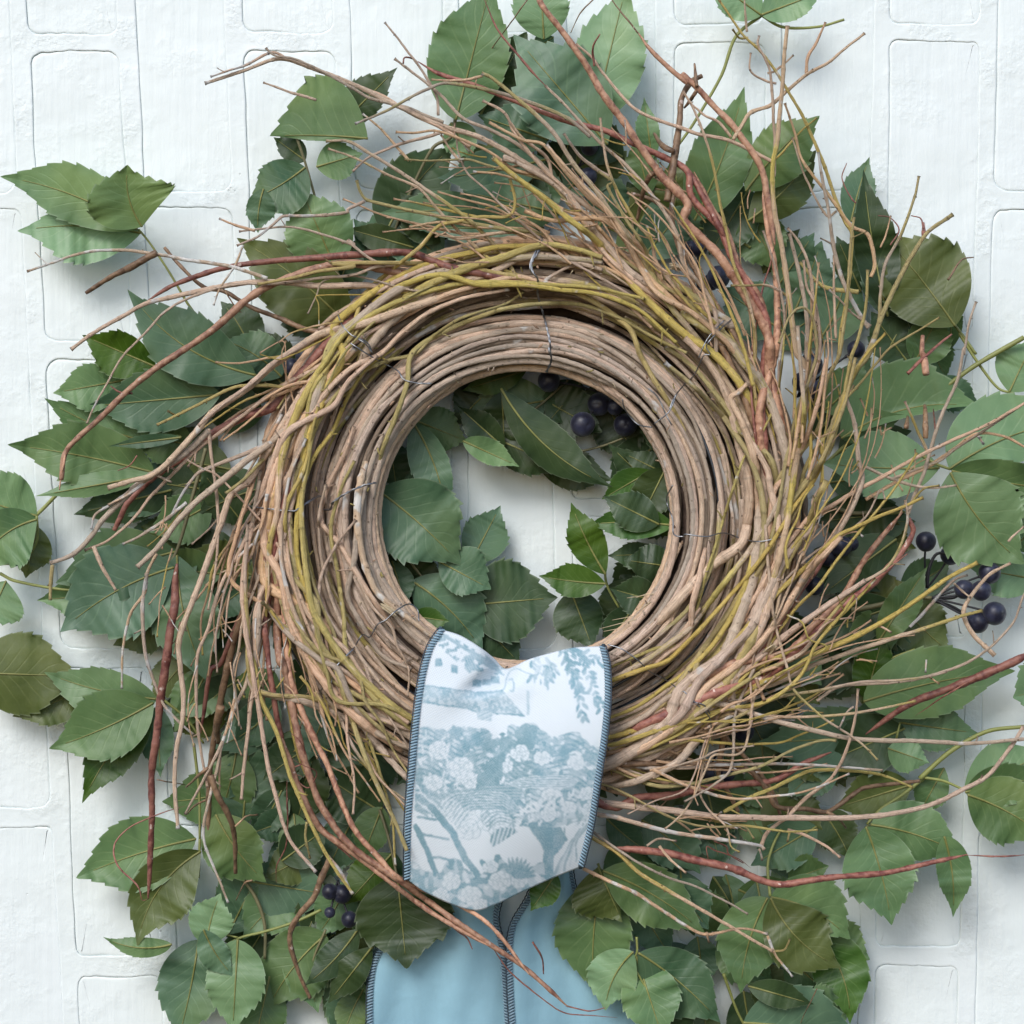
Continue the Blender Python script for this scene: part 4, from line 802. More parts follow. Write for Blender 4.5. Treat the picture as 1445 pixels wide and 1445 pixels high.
 ('I 660,338 550,380 450,440 380,460 250,470 100,490 0,515 H 1250,520 1150,560', 'm', 20, 46),
 ('I 1130,10 1050,30 900,47 780,50 600,85 450,110 300,180 150,260 0,310 H 1250,350', 'x', 8, 76), ('I 1005,128 850,160 700,185 500,195 400,190 250,180 100,240 0,250', 'x', 8, 78),
 ('I 770,78 760,180 735,290 700,380 650,450 560,520 480,600 400,660 370,725', 't', 8, 90), ('I 850,368 780,300 690,240 620,190 540,120 500,70 480,0', 'x', 7, 86), ('I 690,240 720,180 750,150', 't', 5, 88),
 ('I 990,482 900,440 800,420 650,410 550,420 430,480 330,520 220,580', 'y', 8, 74), ('I 870,410 700,395 450,385 200,390 50,400 H 1300,400', 'w', 8, 76), ('I 680,288 620,290 500,330 380,390 200,440 60,470 H 1300,470', 'y', 9, 82),
 ('I 605,655 480,660 350,640 200,620 100,590', 'y', 6, 78), ('I 695,768 640,720 540,670 480,655', 't', 7, 78), ('I 480,700 490,660', 'y', 5, 78), ('I 385,735 370,720 200,690 0,660 H 1150,600 1080,590', 'w', 12, 74),
 ('I 378,775 365,730', 't', 5, 74), ('I 500,1253 430,1160 400,1085', 'w', 6, 66), ('I 490,1098 470,1140 420,1150', 'y', 5, 68), ('I 420,1150 300,1080 200,1020 100,960 0,905 H 1250,830 1150,740 1050,680 950,600', 'x', 10, 72),
 ('I 320,995 200,930 100,880 0,850 H 1250,790 1100,690 1000,620', 't', 7, 76), ('I 400,1080 300,1055 150,1080 60,1040 0,1000 H 1230,910 1100,850 1020,810', 'w', 8, 62), ('I 160,1110 150,1070','t',5,62),
 ('I 285,745 250,720 230,640 150,560 120,480', 'x', 6, 80), ('I -20,650 50,590 100,510 150,400 180,350 300,330', 't', 7, 84), ('I 115,555 100,500', 't', 4, 84), ('I 345,310 200,330 130,360 0,400 H 1300,440', 't', 6, 82),
 ('I 530,1445 600,1300','b',2.5,20), ('I 1020,455 800,480 720,530 640,580 560,570 440,560 390,480 300,400', 'b', 15, 34), ('I 720,645 680,600 640,580','b',8,34), ('I 280,580 240,500 200,420', 'b', 17, 30), ('I 450,590 420,500 350,400 250,300 200,250', 'b', 13, 30),
 ('I 330,810 280,770 190,740 150,720 160,780','m',3.5,60), ('I 300,790 240,750 230,720 180,700','m',3.5,60),
 ('F 1480,270 1300,370 1150,440 1000,510 880,580 750,650 600,740 560,760', 't', 10, 80), ('F 1445,290 1300,385 1160,475 1100,520 1000,560 900,600', 'x', 7, 78),
 ('F 1480,480 1440,460 1360,420 1250,410 1150,480 1060,540 940,600 800,680', 't', 8, 74), ('F 1280,450 1250,410', 't', 6, 76), ('F 1170,622 1040,630 920,600 800,545', 't', 7, 78), ('F 960,278 1000,370 1040,460 1060,500', 'x', 7, 80),
 ('F 720,265 755,380 770,520 785,600 750,700 700,790', 't', 15, 76), ('F 1390,937 1300,990 1240,1060 1200,1140 1240,1230 1325,1315', 't', 10, 66), ('F 1275,1130 1200,1150 1080,1190 960,1230 800,1280 600,1350 450,1420', 'x', 11, 72),
 ('F 1480,1020 1445,1070 1400,1180 1310,1280 1200,1350 1050,1400 900,1425 700,1440 600,1500', 't', 7, 76), ('F 1255,935 1150,990 1050,1060 900,1160 750,1240 600,1310 450,1400', 'y', 14, 80),
 ('F 1215,985 1160,1010 1090,1080 980,1200', 'w', 7, 74), ('F 1225,1080 1160,1020', 't', 5, 74), ('F 1035,672 950,710 850,750 760,790 680,830 560,950 450,1050', 'y', 11, 84), ('F 620,612 580,690 600,750', 't', 6, 74),
 ('F 1010,488 940,600 850,720 760,830 680,930 600,1040 500,1140', 'y', 8, 82), ('F 960,680 970,760 940,870 880,960 780,1020 730,1070 660,1150 540,1300', 'x', 9, 84), ('F 1100,620 1030,640 980,700', 'y', 5, 80),
 ('F 975,755 992,810 940,900 880,970 820,1030 700,1120 600,1220 480,1330 400,1400', 'm', 21, 58), ('F 950,730 850,850 780,950 700,1080 600,1180 480,1300', 'c', 19, 60), ('F 665,850 600,960 560,1010', 'm', 20, 46),
 ('F 755,1068 700,1150 600,1270 530,1400 400,1500', 'y', 10, 86), ('F 970,900 880,970 790,1010', 'm', 4, 62), ('F 480,1150 540,1180 570,1250 635,1285', 'y', 6, 84), ('F 880,680 860,640 790,760', 't', 6, 80),
 ('F 790,830 760,810 700,830 640,900', 't', 6, 78), ('F 1100,1430 1050,1400','t',4,70), ('I 1045,10 1048,-40','w',4,74), ('F 840,1000 750,1100 640,1200 500,1290', 'y', 9, 76),
 ('F 745,1160 650,1180 560,1260', 't', 6, 80), ('F 905,1220 850,1195 750,1230','t',6,80), ('F 1445,790 1400,830 1380,850','t',5,60),
 ('F 540,1100 500,1090 480,1060','b',12,60), ('I 385,125 360,60 345,0', 'b', 13, 76), ('I 60,540 180,470 250,400','t',7,84), ('I 130,280 250,250 330,230','t',5,84), ('I 345,690 300,640 150,640 0,600','y',6,82),
 ('I 210,580 160,620','t',4,80), ('H 1445,470 1300,440 1200,420 1150,390', 'y', 7, 76), ('H 1200,590 1300,540 1445,480', 't', 5, 84), ('H 1440,830 1370,770 1330,720','t',6,80), ('H 1400,700 1330,690 1280,720','t',5,80),
 # --- strands lying over the coils
 ('F 880,0 780,120 720,250 650,450 590,600 500,720 400,880 300,1010 150,1180 0,1330', 'y', 10, 84), ('F 520,-30 540,200 545,370 500,560 440,700 330,880 200,1050 80,1200', 'x', 13, 84),
 ('C 0,1150 100,1210 180,1270 260,1330 F 60,-80 230,30 300,120 370,200 430,330 470,470 480,560', 'x', 22, 74), ('F 60,20 150,110 230,250 290,480 320,600 320,740 290,860', 't', 22, 80), ('F 320,205 285,240 250,270', 't', 16, 84),
 ('F -20,120 100,220 200,320 260,400', 'y', 14, 80), ('F -20,60 60,110 150,200 250,330 290,400', 'y', 14, 82), ('F 300,400 350,470 400,560 410,630', 't', 18, 78),
 ('F 600,780 480,900 400,1060 330,1200 200,1330 50,1445', 't', 26, 74), ('F 700,830 560,980 430,1180 300,1330 150,1445', 't', 20, 78), ('F 640,600 560,780 480,930 400,1060', 'y', 22, 82),
 ('F 760,100 700,330 600,560 470,800 300,1060 130,1300', 'y', 12, 88), ('F 640,100 600,300 520,520 430,640','t',12,80), ('F 470,0 440,250 380,400 300,520 220,760 150,980 60,1250', 'y', 7, 90),
 ('F 400,900 290,1060 180,1230 60,1400', 'y', 13, 88), ('F 350,1180 250,1290 120,1420','t',19,90), ('F 800,1010 600,1140 400,1290 250,1410', 't', 17, 80),
 ('B 850,1000 700,1005 560,1030 400,1070 230,1150 100,1240 0,1340 A 1400,1445', 'y', 17, 86), ('B 1100,1050 960,1010 850,1000','y',17,86), ('B 1100,1070 900,1050 760,1050 560,1090 400,1120 250,1190 120,1290 0,1400', 'x', 20, 82),
 ('B 1270,1220 1100,1180 900,1160 700,1150 500,1160 350,1200 200,1260 60,1350', 'y', 11, 88), ('B 1400,1400 1240,1260 1080,1200 920,1180 770,1160 600,1160', 'y', 12, 90), ('B 1445,1440 1300,1370 1150,1290 1000,1240 850,1240 700,1260 500,1330 330,1430', 'y', 11, 88),
 ('B 1300,1340 1200,1240 1080,1190 900,1160 760,1130', 't', 11, 86), ('B 780,1190 700,1240 520,1300 400,1380 330,1445 E 200,120', 'y', 9, 92), ('B 720,1180 560,1210 420,1260 300,1340 200,1440', 't', 12, 90),
 ('B 1100,1100 940,1060 800,1040','t',14,78), ('E 250,60 130,150 60,260 0,400','y',11,86), ('E 180,90 60,200 0,300','t',14,86), ('E 60,40 -30,150 -90,250','y',12,88),
 ('D 1445,520 1390,640 1350,800 1380,1000 1400,1150','y',11,84), ('D 1300,300 1250,480 1200,600 1180,760 1200,960 1240,1230','y',16,86), ('D 1280,380 1250,560 1230,700 1240,900 1270,1110','y',15,88), ('D 1250,220 1180,400 1100,640 1080,860 1150,1000', 't', 20, 84),
 ('D 1445,60 1330,200 1200,420 1130,620 1100,760 1080,1010','t',22,80), ('D 1090,1040 1100,860 1130,740','x',17,86), ('D 1060,600 1030,800 1060,1040 1150,1200 1300,1330 H 20,0','t',12,88), ('D 1070,1100 1150,1180 1300,1360 1400,1445','y',12,90),
 ('D 1010,780 1000,1000 1010,1200 1040,1445','x',11,74), ('D 1060,560 1040,760 1060,1000 1050,1250 1030,1445','t',14,70), ('D 1280,1160 1330,1380 1380,1500','y',9,90), ('D 1450,760 1350,900 1300,1050 1320,1300','t',9,86),
 ('D 1150,330 1080,470 1030,620 970,800 940,1000','t',11,70), ('D 1250,430 1190,560 1160,700','w',9,88), ('D 1445,380 1400,500 1340,620 1310,760','t',11,86),
 ('E -60,300 -90,420 -120,560','y',9,88), ('E -100,560 -130,700 -110,900 -60,1080 10,1250','y',8,88), ('E -30,620 -60,760 -40,960 20,1150 120,1330','t',9,88),
 ('H 320,0 200,-60 120,-180 60,-300','t',13,80), ('E 350,1330 250,1260 180,1180 140,1100','t',14,82), ('E 420,1250 330,1180 250,1120 180,1060','w',16,76),
 ('H 310,220 200,140 120,20 50,-80','t',14,74), ('H 320,460 200,330 80,160 0,30 G 1300,0','p',22,66),
 ('E 1445,1180 1340,1290 1230,1360 1110,1440','t',15,80), ('E 1500,1120 1380,1270 1250,1370 1120,1420','t',13,82), ('H 1120,320 1240,270 1370,180 1445,100 I 200,-20','t',24,74), ('H 1100,400 1230,380 1380,300 1500,200 I 250,30','t',28,70),
 ('H 1120,200 1240,150 1370,60 I 100,-20','y',12,86), ('H 1130,120 1230,60 1330,-40 1445,-140','t',13,86), ('H 1120,480 1250,450 1400,380 I 120,280 220,200','t',20,72), ('H 1130,-20 1250,-80 1400,-200','x',11,82),
]
RANK = sorted((e_[2] + len(e_[0]) * .01, i) for i, e_ in enumerate(TW) if e_[1] in 'txywp'); FEW = {i for _, i in RANK[:max(0, len(RANK) - 240)]}; mbt = MB()
for ei, e_ in enumerate(TW):
    s_, kd, r_, hb_ = e_
    thin = r_ < 5.5
    sprout(s_, kd, r_, None, hb_, into=mbt if ei in FEW else None, spurs=0 if r_ < 4.5 else 2, bud=kd not in 'mcb')
if FEW: tag(mbt.build('small_twigs', M['bark'], wreath), kind='stuff')
# many thin free ends that share the swirl of the traced ones
rg = np.random.default_rng(77); mbx = MB()
def fan(n, a0, a1, lean0, lean1, l0, l1, kinds, hb, r0=3.0, r1=7.0, rho=(360, 400)):
    for i in range(n):
        a = math.radians(rg.uniform(a0, a1)); q = rg.uniform(*rho); root = np.array([WX + q * math.cos(a), WY - q * math.sin(a)])
        le = math.radians(rg.uniform(lean0, lean1)); L = rg.uniform(l0, l1)
        tdir = a + math.pi / 2 - le                                # counterclockwise tangent leaning outwards
        d = np.array([math.cos(tdir), -math.sin(tdir)]); nn = np.array([d[1], -d[0]]); bow = rg.uniform(-.14, .10)
        t = np.linspace(1, 0, 6)[:, None]; P = root + d * L * t + nn * (bow * L) * (t * (1 - t) * 4)
        P = P + rg.normal(0, 1.6, P.shape)
        P2 = spline(P, 3); m = len(P2); h = rg.uniform(*hb) + np.linspace(rg.uniform(-8, 6), 0, m) + snoise(m, 12, rg) * 1.5
        h = np.maximum(h, np.where(ringh(P2[:, 0], P2[:, 1]) > 40, ringh(P2[:, 0], P2[:, 1]) + 2, 0))
        h = np.where(ribbon_zone(P2[:, 0], P2[:, 1]), np.minimum(h, 60), h)
        r = rg.uniform(r0, r1) * K; kd = rg.choice(list(kinds)); R = r * np.linspace(.55, 1.15, m)
        finish(P2, sm(h, 5), R, kd, rg, 2, True, mbx)
fan(9, 168, 196, 12, 38, 90, 230, 'ttxw', (50, 72)); fan(15, 176, 214, 4, 30, 90, 260, 'tttxyw', (48, 72)); fan(7, 210, 236, 2, 22, 80, 200, 'ttxy', (56, 72))
fan(15, 60, 100, 8, 34, 80, 230, 'tttxy', (52, 80)); fan(13, 18, 60, 2, 24, 120, 300, 'ttxy', (50, 84)); fan(15, -14, 22, 0, 22, 120, 330, 'ttyyx', (56, 86))
fan(14, -66, -20, 4, 34, 90, 280, 'ttxyw', (50, 82)); fan(8, -78, -50, 14, 40, 90, 240, 'ttyx', (46, 74)); fan(5, 130, 165, 14, 34, 80, 200, 'ttxy', (50, 72))
# hair-thin pale shoots with forked tips
for i in range(56):
    a = math.radians(rg.choice([rg.uniform(-75, 30), rg.uniform(30, 105), rg.uniform(165, 235)])); q = rg.uniform(385, 520); root = np.array([WX + q * math.cos(a), WY - q * math.sin(a)])
    tdir = a + math.pi / 2 - math.radians(rg.uniform(0, 40)); L = rg.uniform(40, 130); d = np.array([math.cos(tdir), -math.sin(tdir)]); nn = np.array([d[1], -d[0]]); h0 = rg.uniform(50, 80)
    for f in range(3):
        s0 = 0 if f == 0 else rg.uniform(.35, .75); l = L if f == 0 else L * rg.uniform(.2, .45); t = np.linspace(1, 0, 5)[:, None]; sg = rg.choice([-1, 1]) * (0 if f == 0 else rg.uniform(.4, .9))
        dd = d + nn * sg; dd /= np.linalg.norm(dd); P = root + d * L * s0 + dd * l * t + nn * rg.uniform(-.1, .1) * l * (t * (1 - t) * 4); P2 = spline(P, 3); m = len(P2)
        if m < 4: continue
        finish(P2, h0 + np.linspace(rg.uniform(-3, 6), 0, m) + 0 * P2[:, 0], np.linspace(.7, 1.25, m), rg.choice(list('tttxyw')), rg, 0, True, mbx)
o = mbx.build('small_twigs', M['bark'], wreath); tag(o, kind='stuff')

# torn bark, splinters and short broken stubs over both coils
rg = np.random.default_rng(31); sp = MB(); fl = MB(); st = MB()
for i in range(420):
    ci = int(rg.random() < .65); cx, cy, rc, m, h0 = COILS[ci]; a = rg.uniform(0, 2 * math.pi); q = rc + rg.uniform(-m, m) * .95
    x, y = cx + q * math.cos(a), cy - q * math.sin(a)
    if ribbon_zone(x, y): continue
    h = float(ringh(np.array([x]), np.array([y]))[0]) + rg.uniform(.5, 4); ta = a + math.pi / 2 + rg.normal(0, .7); d = np.array([math.cos(ta), -math.sin(ta)])
    L = rg.uniform(3, 11); n = 5; t = np.linspace(0, 1, n); P = np.array([x, y]) + d * (t * L)[:, None] + np.array([d[1], -d[0]]) * (t * t * rg.uniform(-3, 3))[:, None]
    k = rg.random()
    if k < .30: sp.tube(PW(P[:, 0], P[:, 1], h + t * rg.uniform(-1, 2)), np.linspace(1.0, .15, n) * rg.uniform(.5, 1.2) * .0004, 4)
    elif k < .62: fl.tube(PW(P[:, 0], P[:, 1], h + t * rg.uniform(-1, 2.5)), np.array([.4, 1.3, 1.5, 1.0, .2]) * rg.uniform(.6, 1.5) * .0004, 5, squash=.25)
    else:
        c = np.zeros((n, 3)); c[:, 0] = rg.choice([.15, .9]); c[-1, 2] = .6; st.tube(PW(P[:, 0], P[:, 1], h + t * rg.uniform(0, 4)), rg.uniform(.7, 1.4) * np.linspace(1, .8, n) * .0004, 5, c)
for i in range(10):                                            # shredded end at the lower right of the opening
    an = math.radians(rg.uniform(-48, -22)); x0, y0 = 742 + 214 * math.cos(an), 728 - 214 * math.sin(an); ta = math.radians(rg.uniform(188, 232)); L = rg.uniform(25, 62)
    d = np.array([math.cos(ta), -math.sin(ta)]); t = np.linspace(0, 1, 7); P = np.array([x0, y0]) + d * (t * L)[:, None]
    sp.tube(PW(P[:, 0], P[:, 1], rg.uniform(38, 60) + t * rg.uniform(-6, 4)), np.linspace(.8, .3, 7) * .0004, 4)
# raw split ends like the one near the top right of the ring and by the lower right vine
for (t_, x, y, ang, L, n_, w_) in (('C', 30, 1090, 165, 26, 14, 8), ('F', 410, 1290, 40, 24, 10, 9), ('B', 660, 650, 130, 12, 7, 4), ('H', 1235, 545, 55, 20, 6, 8), ('D', 1095, 1000, 95, 60, 5, 5), ('E', 230, 1130, 150, 34, 8, 7)):
    cx_, cy_ = tp(t_, x, y)
    for i in range(n_):
        a = math.radians(ang + rg.normal(0, 9)); d = np.array([math.cos(a), -math.sin(a)]); o_ = np.array([d[1], -d[0]]) * rg.uniform(-w_, w_) * .5; t = np.linspace(-.5, .5, 5)
        P = np.array([cx_, cy_]) + o_ + d * (t * L * rg.uniform(.6, 1))[:, None]; h = float(ringh(P[2:3, 0], P[2:3, 1])[0]); h = max(h, 50) + rg.uniform(3, 8)
        sp.tube(PW(P[:, 0], P[:, 1], h + t * 2), np.array([.3, 1.1, 1.3, 1.0, .2]) * rg.uniform(.8, 1.5) * .0004, 5, squash=.5)
for mb_, nm, mt in ((sp, 'splinters', 'splinter'), (fl, 'bark_flakes', 'flake'), (st, 'twig_stubs', 'bark')):
    tag(mb_.build(nm, M[mt], wreath), kind='stuff')

# wire ties
WIRE = ['B 885,935 860,950 845,1010 810,1070 815,1110 835,1140 835,1200 860,1290 870,1330 885,1400 885,1445 E 880,60 890,110 870,160',
        'B 20,1285 40,1330 80,1370 130,1400 160,1440', 'E 70,40 130,80 200,120 265,155 290,190 350,205 400,205', 'E 80,10 140,40 160,80',
        'D 1010,705 1080,715 1200,725 1240,700 1300,665 1320,680 1300,710 1345,720 E 0,690 60,650 130,620 175,610',
        'C 255,1300 200,1350 150,1410 165,1445 F 140,90 100,170 60,210 20,260 0,310 E 1400,250 1370,320 1310,370',
        'E 1300,385 1240,370 1190,310 1180,270', 'E 1385,620 1360,680 1385,760 1390,820 1430,830 F 60,820 150,830 220,815 300,840 370,850 460,830',
        'F 480,790 540,800 595,805', 'E 1120,1270 1180,1290 1250,1340 1290,1380 1350,1410 1420,1460 I 60,90 110,140 160,190 170,235', 'I 90,130 140,145 165,180',
        'E 350,1175 345,1130 310,1105 260,1130 215,1170 180,1190 150,1240 120,1230 80,1290 30,1340 0,1370 D 1440,1290 1380,1350 1345,1440', 'G 1300,10 1320,60 1280,130',
        'Z 763,332 757,352 748,372 750,388', 'Z 1022,452 1008,466 996,482 986,505', 'Z 948,600 940,585 928,560 915,548']
for i, s_ in enumerate(WIRE):
    P = spline(path(s_), 2.5); n = len(P); h = ringh(P[:, 0], P[:, 1]); h = np.where(h > 40, h + 7.5, 50); h = sm(h, 4) + snoise(n, 5) * .8
    for dx in ((-.5, .5) if i % 2 == 0 and n > 30 else (0,)):
        b = MB(); tw_ = np.sin(np.arange(n) * .9 + (dx > 0) * np.pi) * .9 * (dx != 0)
        b.tube(PW(P[:, 0] + tw_, P[:, 1] + tw_ * .5, h + (dx > 0) * .5), .00038, 6); b.build('wire_tie', M['wire'], wreath)

# ---------------------------------------------------------------- printed ribbon round the ring
def curve(pts, n):
    P = spline(pts, 1.0); L = np.concatenate([[0], np.cumsum(np.linalg.norm(np.diff(P, axis=0), axis=1))]); t = np.linspace(0, L[-1], n)
    return np.stack([np.interp(t, L, P[:, 0]), np.interp(t, L, P[:, 1])], 1)
NU, NV = 211, 301
Lc = curve(path('Z 622,889 606,915 594,960 586,1020 580,1090 575,1160 574,1240'), NV)
Rc = curve(path('Z 851,913 857,940 858,985 853,1040 844,1100 834,1165 820,1222'), NV)
Tc = curve(path('Z 622,889 650,898 678,915 697,930 711,944 724,942 745,932 775,923 810,915 851,913'), NU)
Bc = curve(path('Z 574,1240 600,1258 640,1276 672,1284 700,1275 740,1256 780,1238 820,1222'), NU)
u = np.linspace(0, 1, NU)[None, :, None]; v = np.linspace(0, 1, NV)[:, None, None]
SRF = (1-v)*Tc[None] + v*Bc[None] + (1-u)*Lc[:, None] + u*Rc[:, None] - ((1-u)*(1-v)*Tc[0] + u*(1-v)*Tc[-1] + (1-u)*v*Bc[0] + u*v*Bc[-1])
U = u[:, :, 0]; Vv = v[:, :, 0]
H_ = 66 + 24 * np.sin(np.pi * (.10 + .82 * Vv)) ** .75 + 1.5 * np.sin(np.pi * U)
# the pinch at the top: a valley that runs from the dip down to the left, with a soft roll to its right
X, Y = SRF[..., 0], SRF[..., 1]
dx = (X - 711); dy = (Y - 944)
val = (X - (711 - .75 * (Y - 944) * (Y > 944) - 4)); env = np.exp(-np.maximum(dy + 4, 0) / 26.0)
H_ = H_ - 15 * env * np.exp(-(val / (17 + .25 * np.maximum(dy, 0))) ** 2)
roll = np.exp(-((dy - 30 + .12 * dx) / 16) ** 2) * np.exp(-((dx + 35) / 60) ** 2); H_ = H_ + 2.5 * roll
H_ = H_ - 5 * np.exp(-((dy - 12 + .35 * dx) / 12) ** 2) * np.exp(-((dx + 25) / 34) ** 2)
H_ = H_ + .9 * np.sin(U * 7 + 1 + Vv * 3) * np.sin(np.pi * Vv)
PX, PY = X.copy(), Y.copy()
def rbx(x, y):                    # drawing coordinates: tile H of the photo
    return (x - 470) / K, (y - 945) / K
# the toile print, drawn as ink coverage on a raster in tile H coordinates (x 280..1140, y -180..1000)
gx0, gy0, gs = 280, -180, 2.5; GW, GH = int(860 / gs), int(1180 / gs)
gx, gy = np.meshgrid(gx0 + np.arange(GW) * gs, gy0 + np.arange(GH) * gs); ink = np.zeros((GH, GW)); rp = np.random.default_rng(9)
def vnoise(scale, sx=1, sy=1):
    kx, ky = int(860 / scale * sx) + 3, int(1180 / scale * sy) + 3; g_ = rp.random((ky, kx)); a = (gx - gx0) / scale * sx; b = (gy - gy0) / scale * sy
    i, j = a.astype(int), b.astype(int); fx, fy = a - i, b - j; fx = fx*fx*(3-2*fx); fy = fy*fy*(3-2*fy)
    return (g_[j, i]*(1-fx)+g_[j, i+1]*fx)*(1-fy)+(g_[j+1, i]*(1-fx)+g_[j+1, i+1]*fx)*fy
def setink(mask, val, soft=None):
    global ink
    ink = np.where(mask, val, ink)
def poly(pts):
    m = np.zeros(gx.shape, bool); p = np.array(pts, float)
    for i in range(len(p)):
        x1, y1 = p[i - 1]; x2, y2 = p[i]
        with np.errstate(all='ignore'): m ^= ((y1 > gy) != (y2 > gy)) & (gx < (x2 - x1) * (gy - y1) / (y2 - y1 + 1e-9) + x1)
    return m
def near(pts, wd):
    P = spline(np.array(pts, float), 8); m = np.zeros(gx.shape, bool)
    for (x1, y1), (x2, y2) in zip(P[:-1], P[1:]):
        xa, xb = int((min(x1, x2) - wd - gx0) / gs), int((max(x1, x2) + wd - gx0) / gs) + 2; ya, yb = int((min(y1, y2) - wd - gy0) / gs), int((max(y1, y2) + wd - gy0) / gs) + 2
        xa, ya = max(xa, 0), max(ya, 0)
        if xb <= xa or yb <= ya: continue
        sx_, sy_ = gx[ya:yb, xa:xb], gy[ya:yb, xa:xb]
        if sx_.size == 0: continue
        l2 = (x2-x1)**2 + (y2-y1)**2 + 1e-9; t = np.clip(((sx_-x1)*(x2-x1) + (sy_-y1)*(y2-y1)) / l2, 0, 1)
        m[ya:yb, xa:xb] |= np.hypot(sx_ - x1 - t*(x2-x1), sy_ - y1 - t*(y2-y1)) < wd
    return m
def ell(cx, cy, a, b, rot=0):
    c, s_ = math.cos(rot), math.sin(rot); x, y = gx - cx, gy - cy; return ((x*c + y*s_) / a) ** 2 + ((-x*s_ + y*c) / b) ** 2
def leaflet(cx, cy, a, L, wd, val):
    x, y = gx - cx, gy - cy; p = (x*math.cos(a) + y*math.sin(a)) / L; q = (-x*math.sin(a) + y*math.cos(a)) / wd
    setink((p > 0) & (p < 1) & (np.abs(q) < np.sin(np.pi * np.clip(p, 0, 1)) ** .7), val)
def stroke(pts, wd, val): setink(near(pts, wd), val)
hatch = (np.sin((gx * .35 + gy * .9) * .42) > .1); fineh = np.sin((gx - gy * .6) * .55) > 0; grain = vnoise(9)
# a far roof and gable
m = poly([(330, 55), (600, 90), (690, 80), (780, 188), (610, 172), (330, 128)]); setink(m, np.where(grain > .45, .55, .25)); stroke([(330, 60), (480, 78), (600, 90), (690, 82)], 3, .75); stroke([(330, 128), (500, 150), (610, 172), (778, 186)], 3, .8)
setink(poly([(690, 80), (730, -10), (830, 40), (805, 180), (780, 188)]), np.where(fineh, .10, .0)); stroke([(690, 80), (735, -5), (830, 30)], 2.5, .5); stroke([(720, 40), (735, 40), (735, 90), (720, 85)], 4, .45); stroke([(795, 90), (792, 180)], 6, .4)
for k in range(46): leaflet(rp.uniform(800, 905), rp.uniform(-60, 50), rp.uniform(.6, 2.4), rp.uniform(18, 40), rp.uniform(4, 8), rp.choice([.7, .5, .3]))
stroke([(872, 0), (868, 40), (874, 78)], 5, .6)
setink(poly([(585, 165), (650, 172), (645, 208), (590, 200)]), np.where(hatch, .5, .2))
for (x, y) in ((430, -30), (495, -5)): setink((abs(gx - x) < 15) & (abs(gy - y) < 16), .75)
for (x, y) in ((585, 55), (660, 40), (625, 48)): setink((abs(gx - x) < 18) & (abs(gy - y) < 13), .55)
m = (vnoise(26) + vnoise(11) * .7 > .93) & poly([(400, -180), (620, -60), (700, 0), (640, 45), (560, 20), (480, -60), (380, -120)]); setink(m, np.where(fineh, .75, .45))
for k in range(7): stroke([(390 + k*12, -165 + k*3), (520 + k*14, -100 + k*12), (660 + k*6, -25 + k*8)], 2.2, .55)
# hanging sprig, upper right
for (x0, y0, x1, y1) in ((900, -110, 1090, -30), (960, -90, 1020, 190), (1010, -60, 1090, 150), (940, -80, 1000, 90)):
    for k in range(11):
        t = k / 10; x = x0 + (x1 - x0) * t; y = y0 + (y1 - y0) * t; a = math.atan2(y1 - y0, x1 - x0)
        for sg in (-1, 1): leaflet(x + rp.uniform(-5, 5), y + rp.uniform(-5, 5), a + sg * rp.uniform(.35, 1.1), rp.uniform(26, 46), rp.uniform(5, 9), rp.choice([.80, .68, .55]))
# broad band of foliage and flowers
top = 245 + 18*np.sin(gx*.03) + 70*np.clip((gx-800)/300, 0, 1); band = (gy > top + 26 * (vnoise(34) - .5) * 2) & (gy < 560 + 30*np.sin(gx*.02)) & (gx > 330)
setink(band, np.where(vnoise(24) > .42, .52, .22)); setink(band & (np.sin((gy*1.0 + 26*np.sin(gx*.021) - gx * .25) * .30) > .45), .70)
for k in range(420):
    x = rp.uniform(340, 1100); y = rp.uniform(262, 590) + 60 * max(0, (x - 800) / 300)
    leaflet(x, y, rp.uniform(0, 6.28), rp.uniform(14, 40), rp.uniform(3.5, 9), rp.choice([.78, .12, .5, .05, .65, .02]))
for (cx, cy, r, v_) in ((500, 255, 34, .7), (790, 275, 56, .75), (580, 285, 30, .7), (640, 305, 34, .72), (700, 300, 34, .72), (880, 330, 30, .7), (940, 330, 26, .7), (1040, 350, 28, .7), (545, 300, 30, .7)):
    for k in range(6): leaflet(cx, cy, k * 1.047 + rp.uniform(0, .4), r, r * .38, v_)
def rose(cx, cy, R_):
    R_ *= 1.15; rot = rp.uniform(0, 6.28)
    for ring_, (rr, pr, npet) in enumerate(((.62, .52, 7), (.36, .40, 5), (.14, .27, 3))):
        for k in range(npet):
            a = rot + k * 6.283 / npet + ring_ * .5 + rp.uniform(-.2, .2); px_, py_ = cx + R_*rr*math.cos(a), cy + .85*R_*rr*math.sin(a)
            e = ell(px_, py_, R_*pr*.62, R_*pr*.5, a + 1.57); th = np.arctan2(gy - py_, gx - px_)
            shade = (np.cos(th - a) < -.15) & (np.sin((gx*math.cos(a+1.2) + gy*math.sin(a+1.2)) * 1.1) > -.2)
            setink(e < 1.25, .50); setink(e < 1, .03); setink((e < .9) & (e > .12) & shade, .42)
for q in ((760, 340, 40), (430, 330, 44), (520, 400, 52), (560, 450, 38), (410, 460, 36), (850, 360, 34), (990, 380, 34), (700, 390, 32), (890, 530, 52), (1040, 510, 40), (640, 600, 62), (550, 640, 58), (680, 655, 48), (470, 560, 40), (1010, 580, 34)): rose(*q)
setink(poly([(590, 390), (700, 330), (690, 430), (660, 500), (580, 480)]) & (vnoise(16) > .25), .72); setink(ell(640, 520, 130, 52, -.15) < 1, np.where(np.sin(gy * .5) > 0, .75, .45))
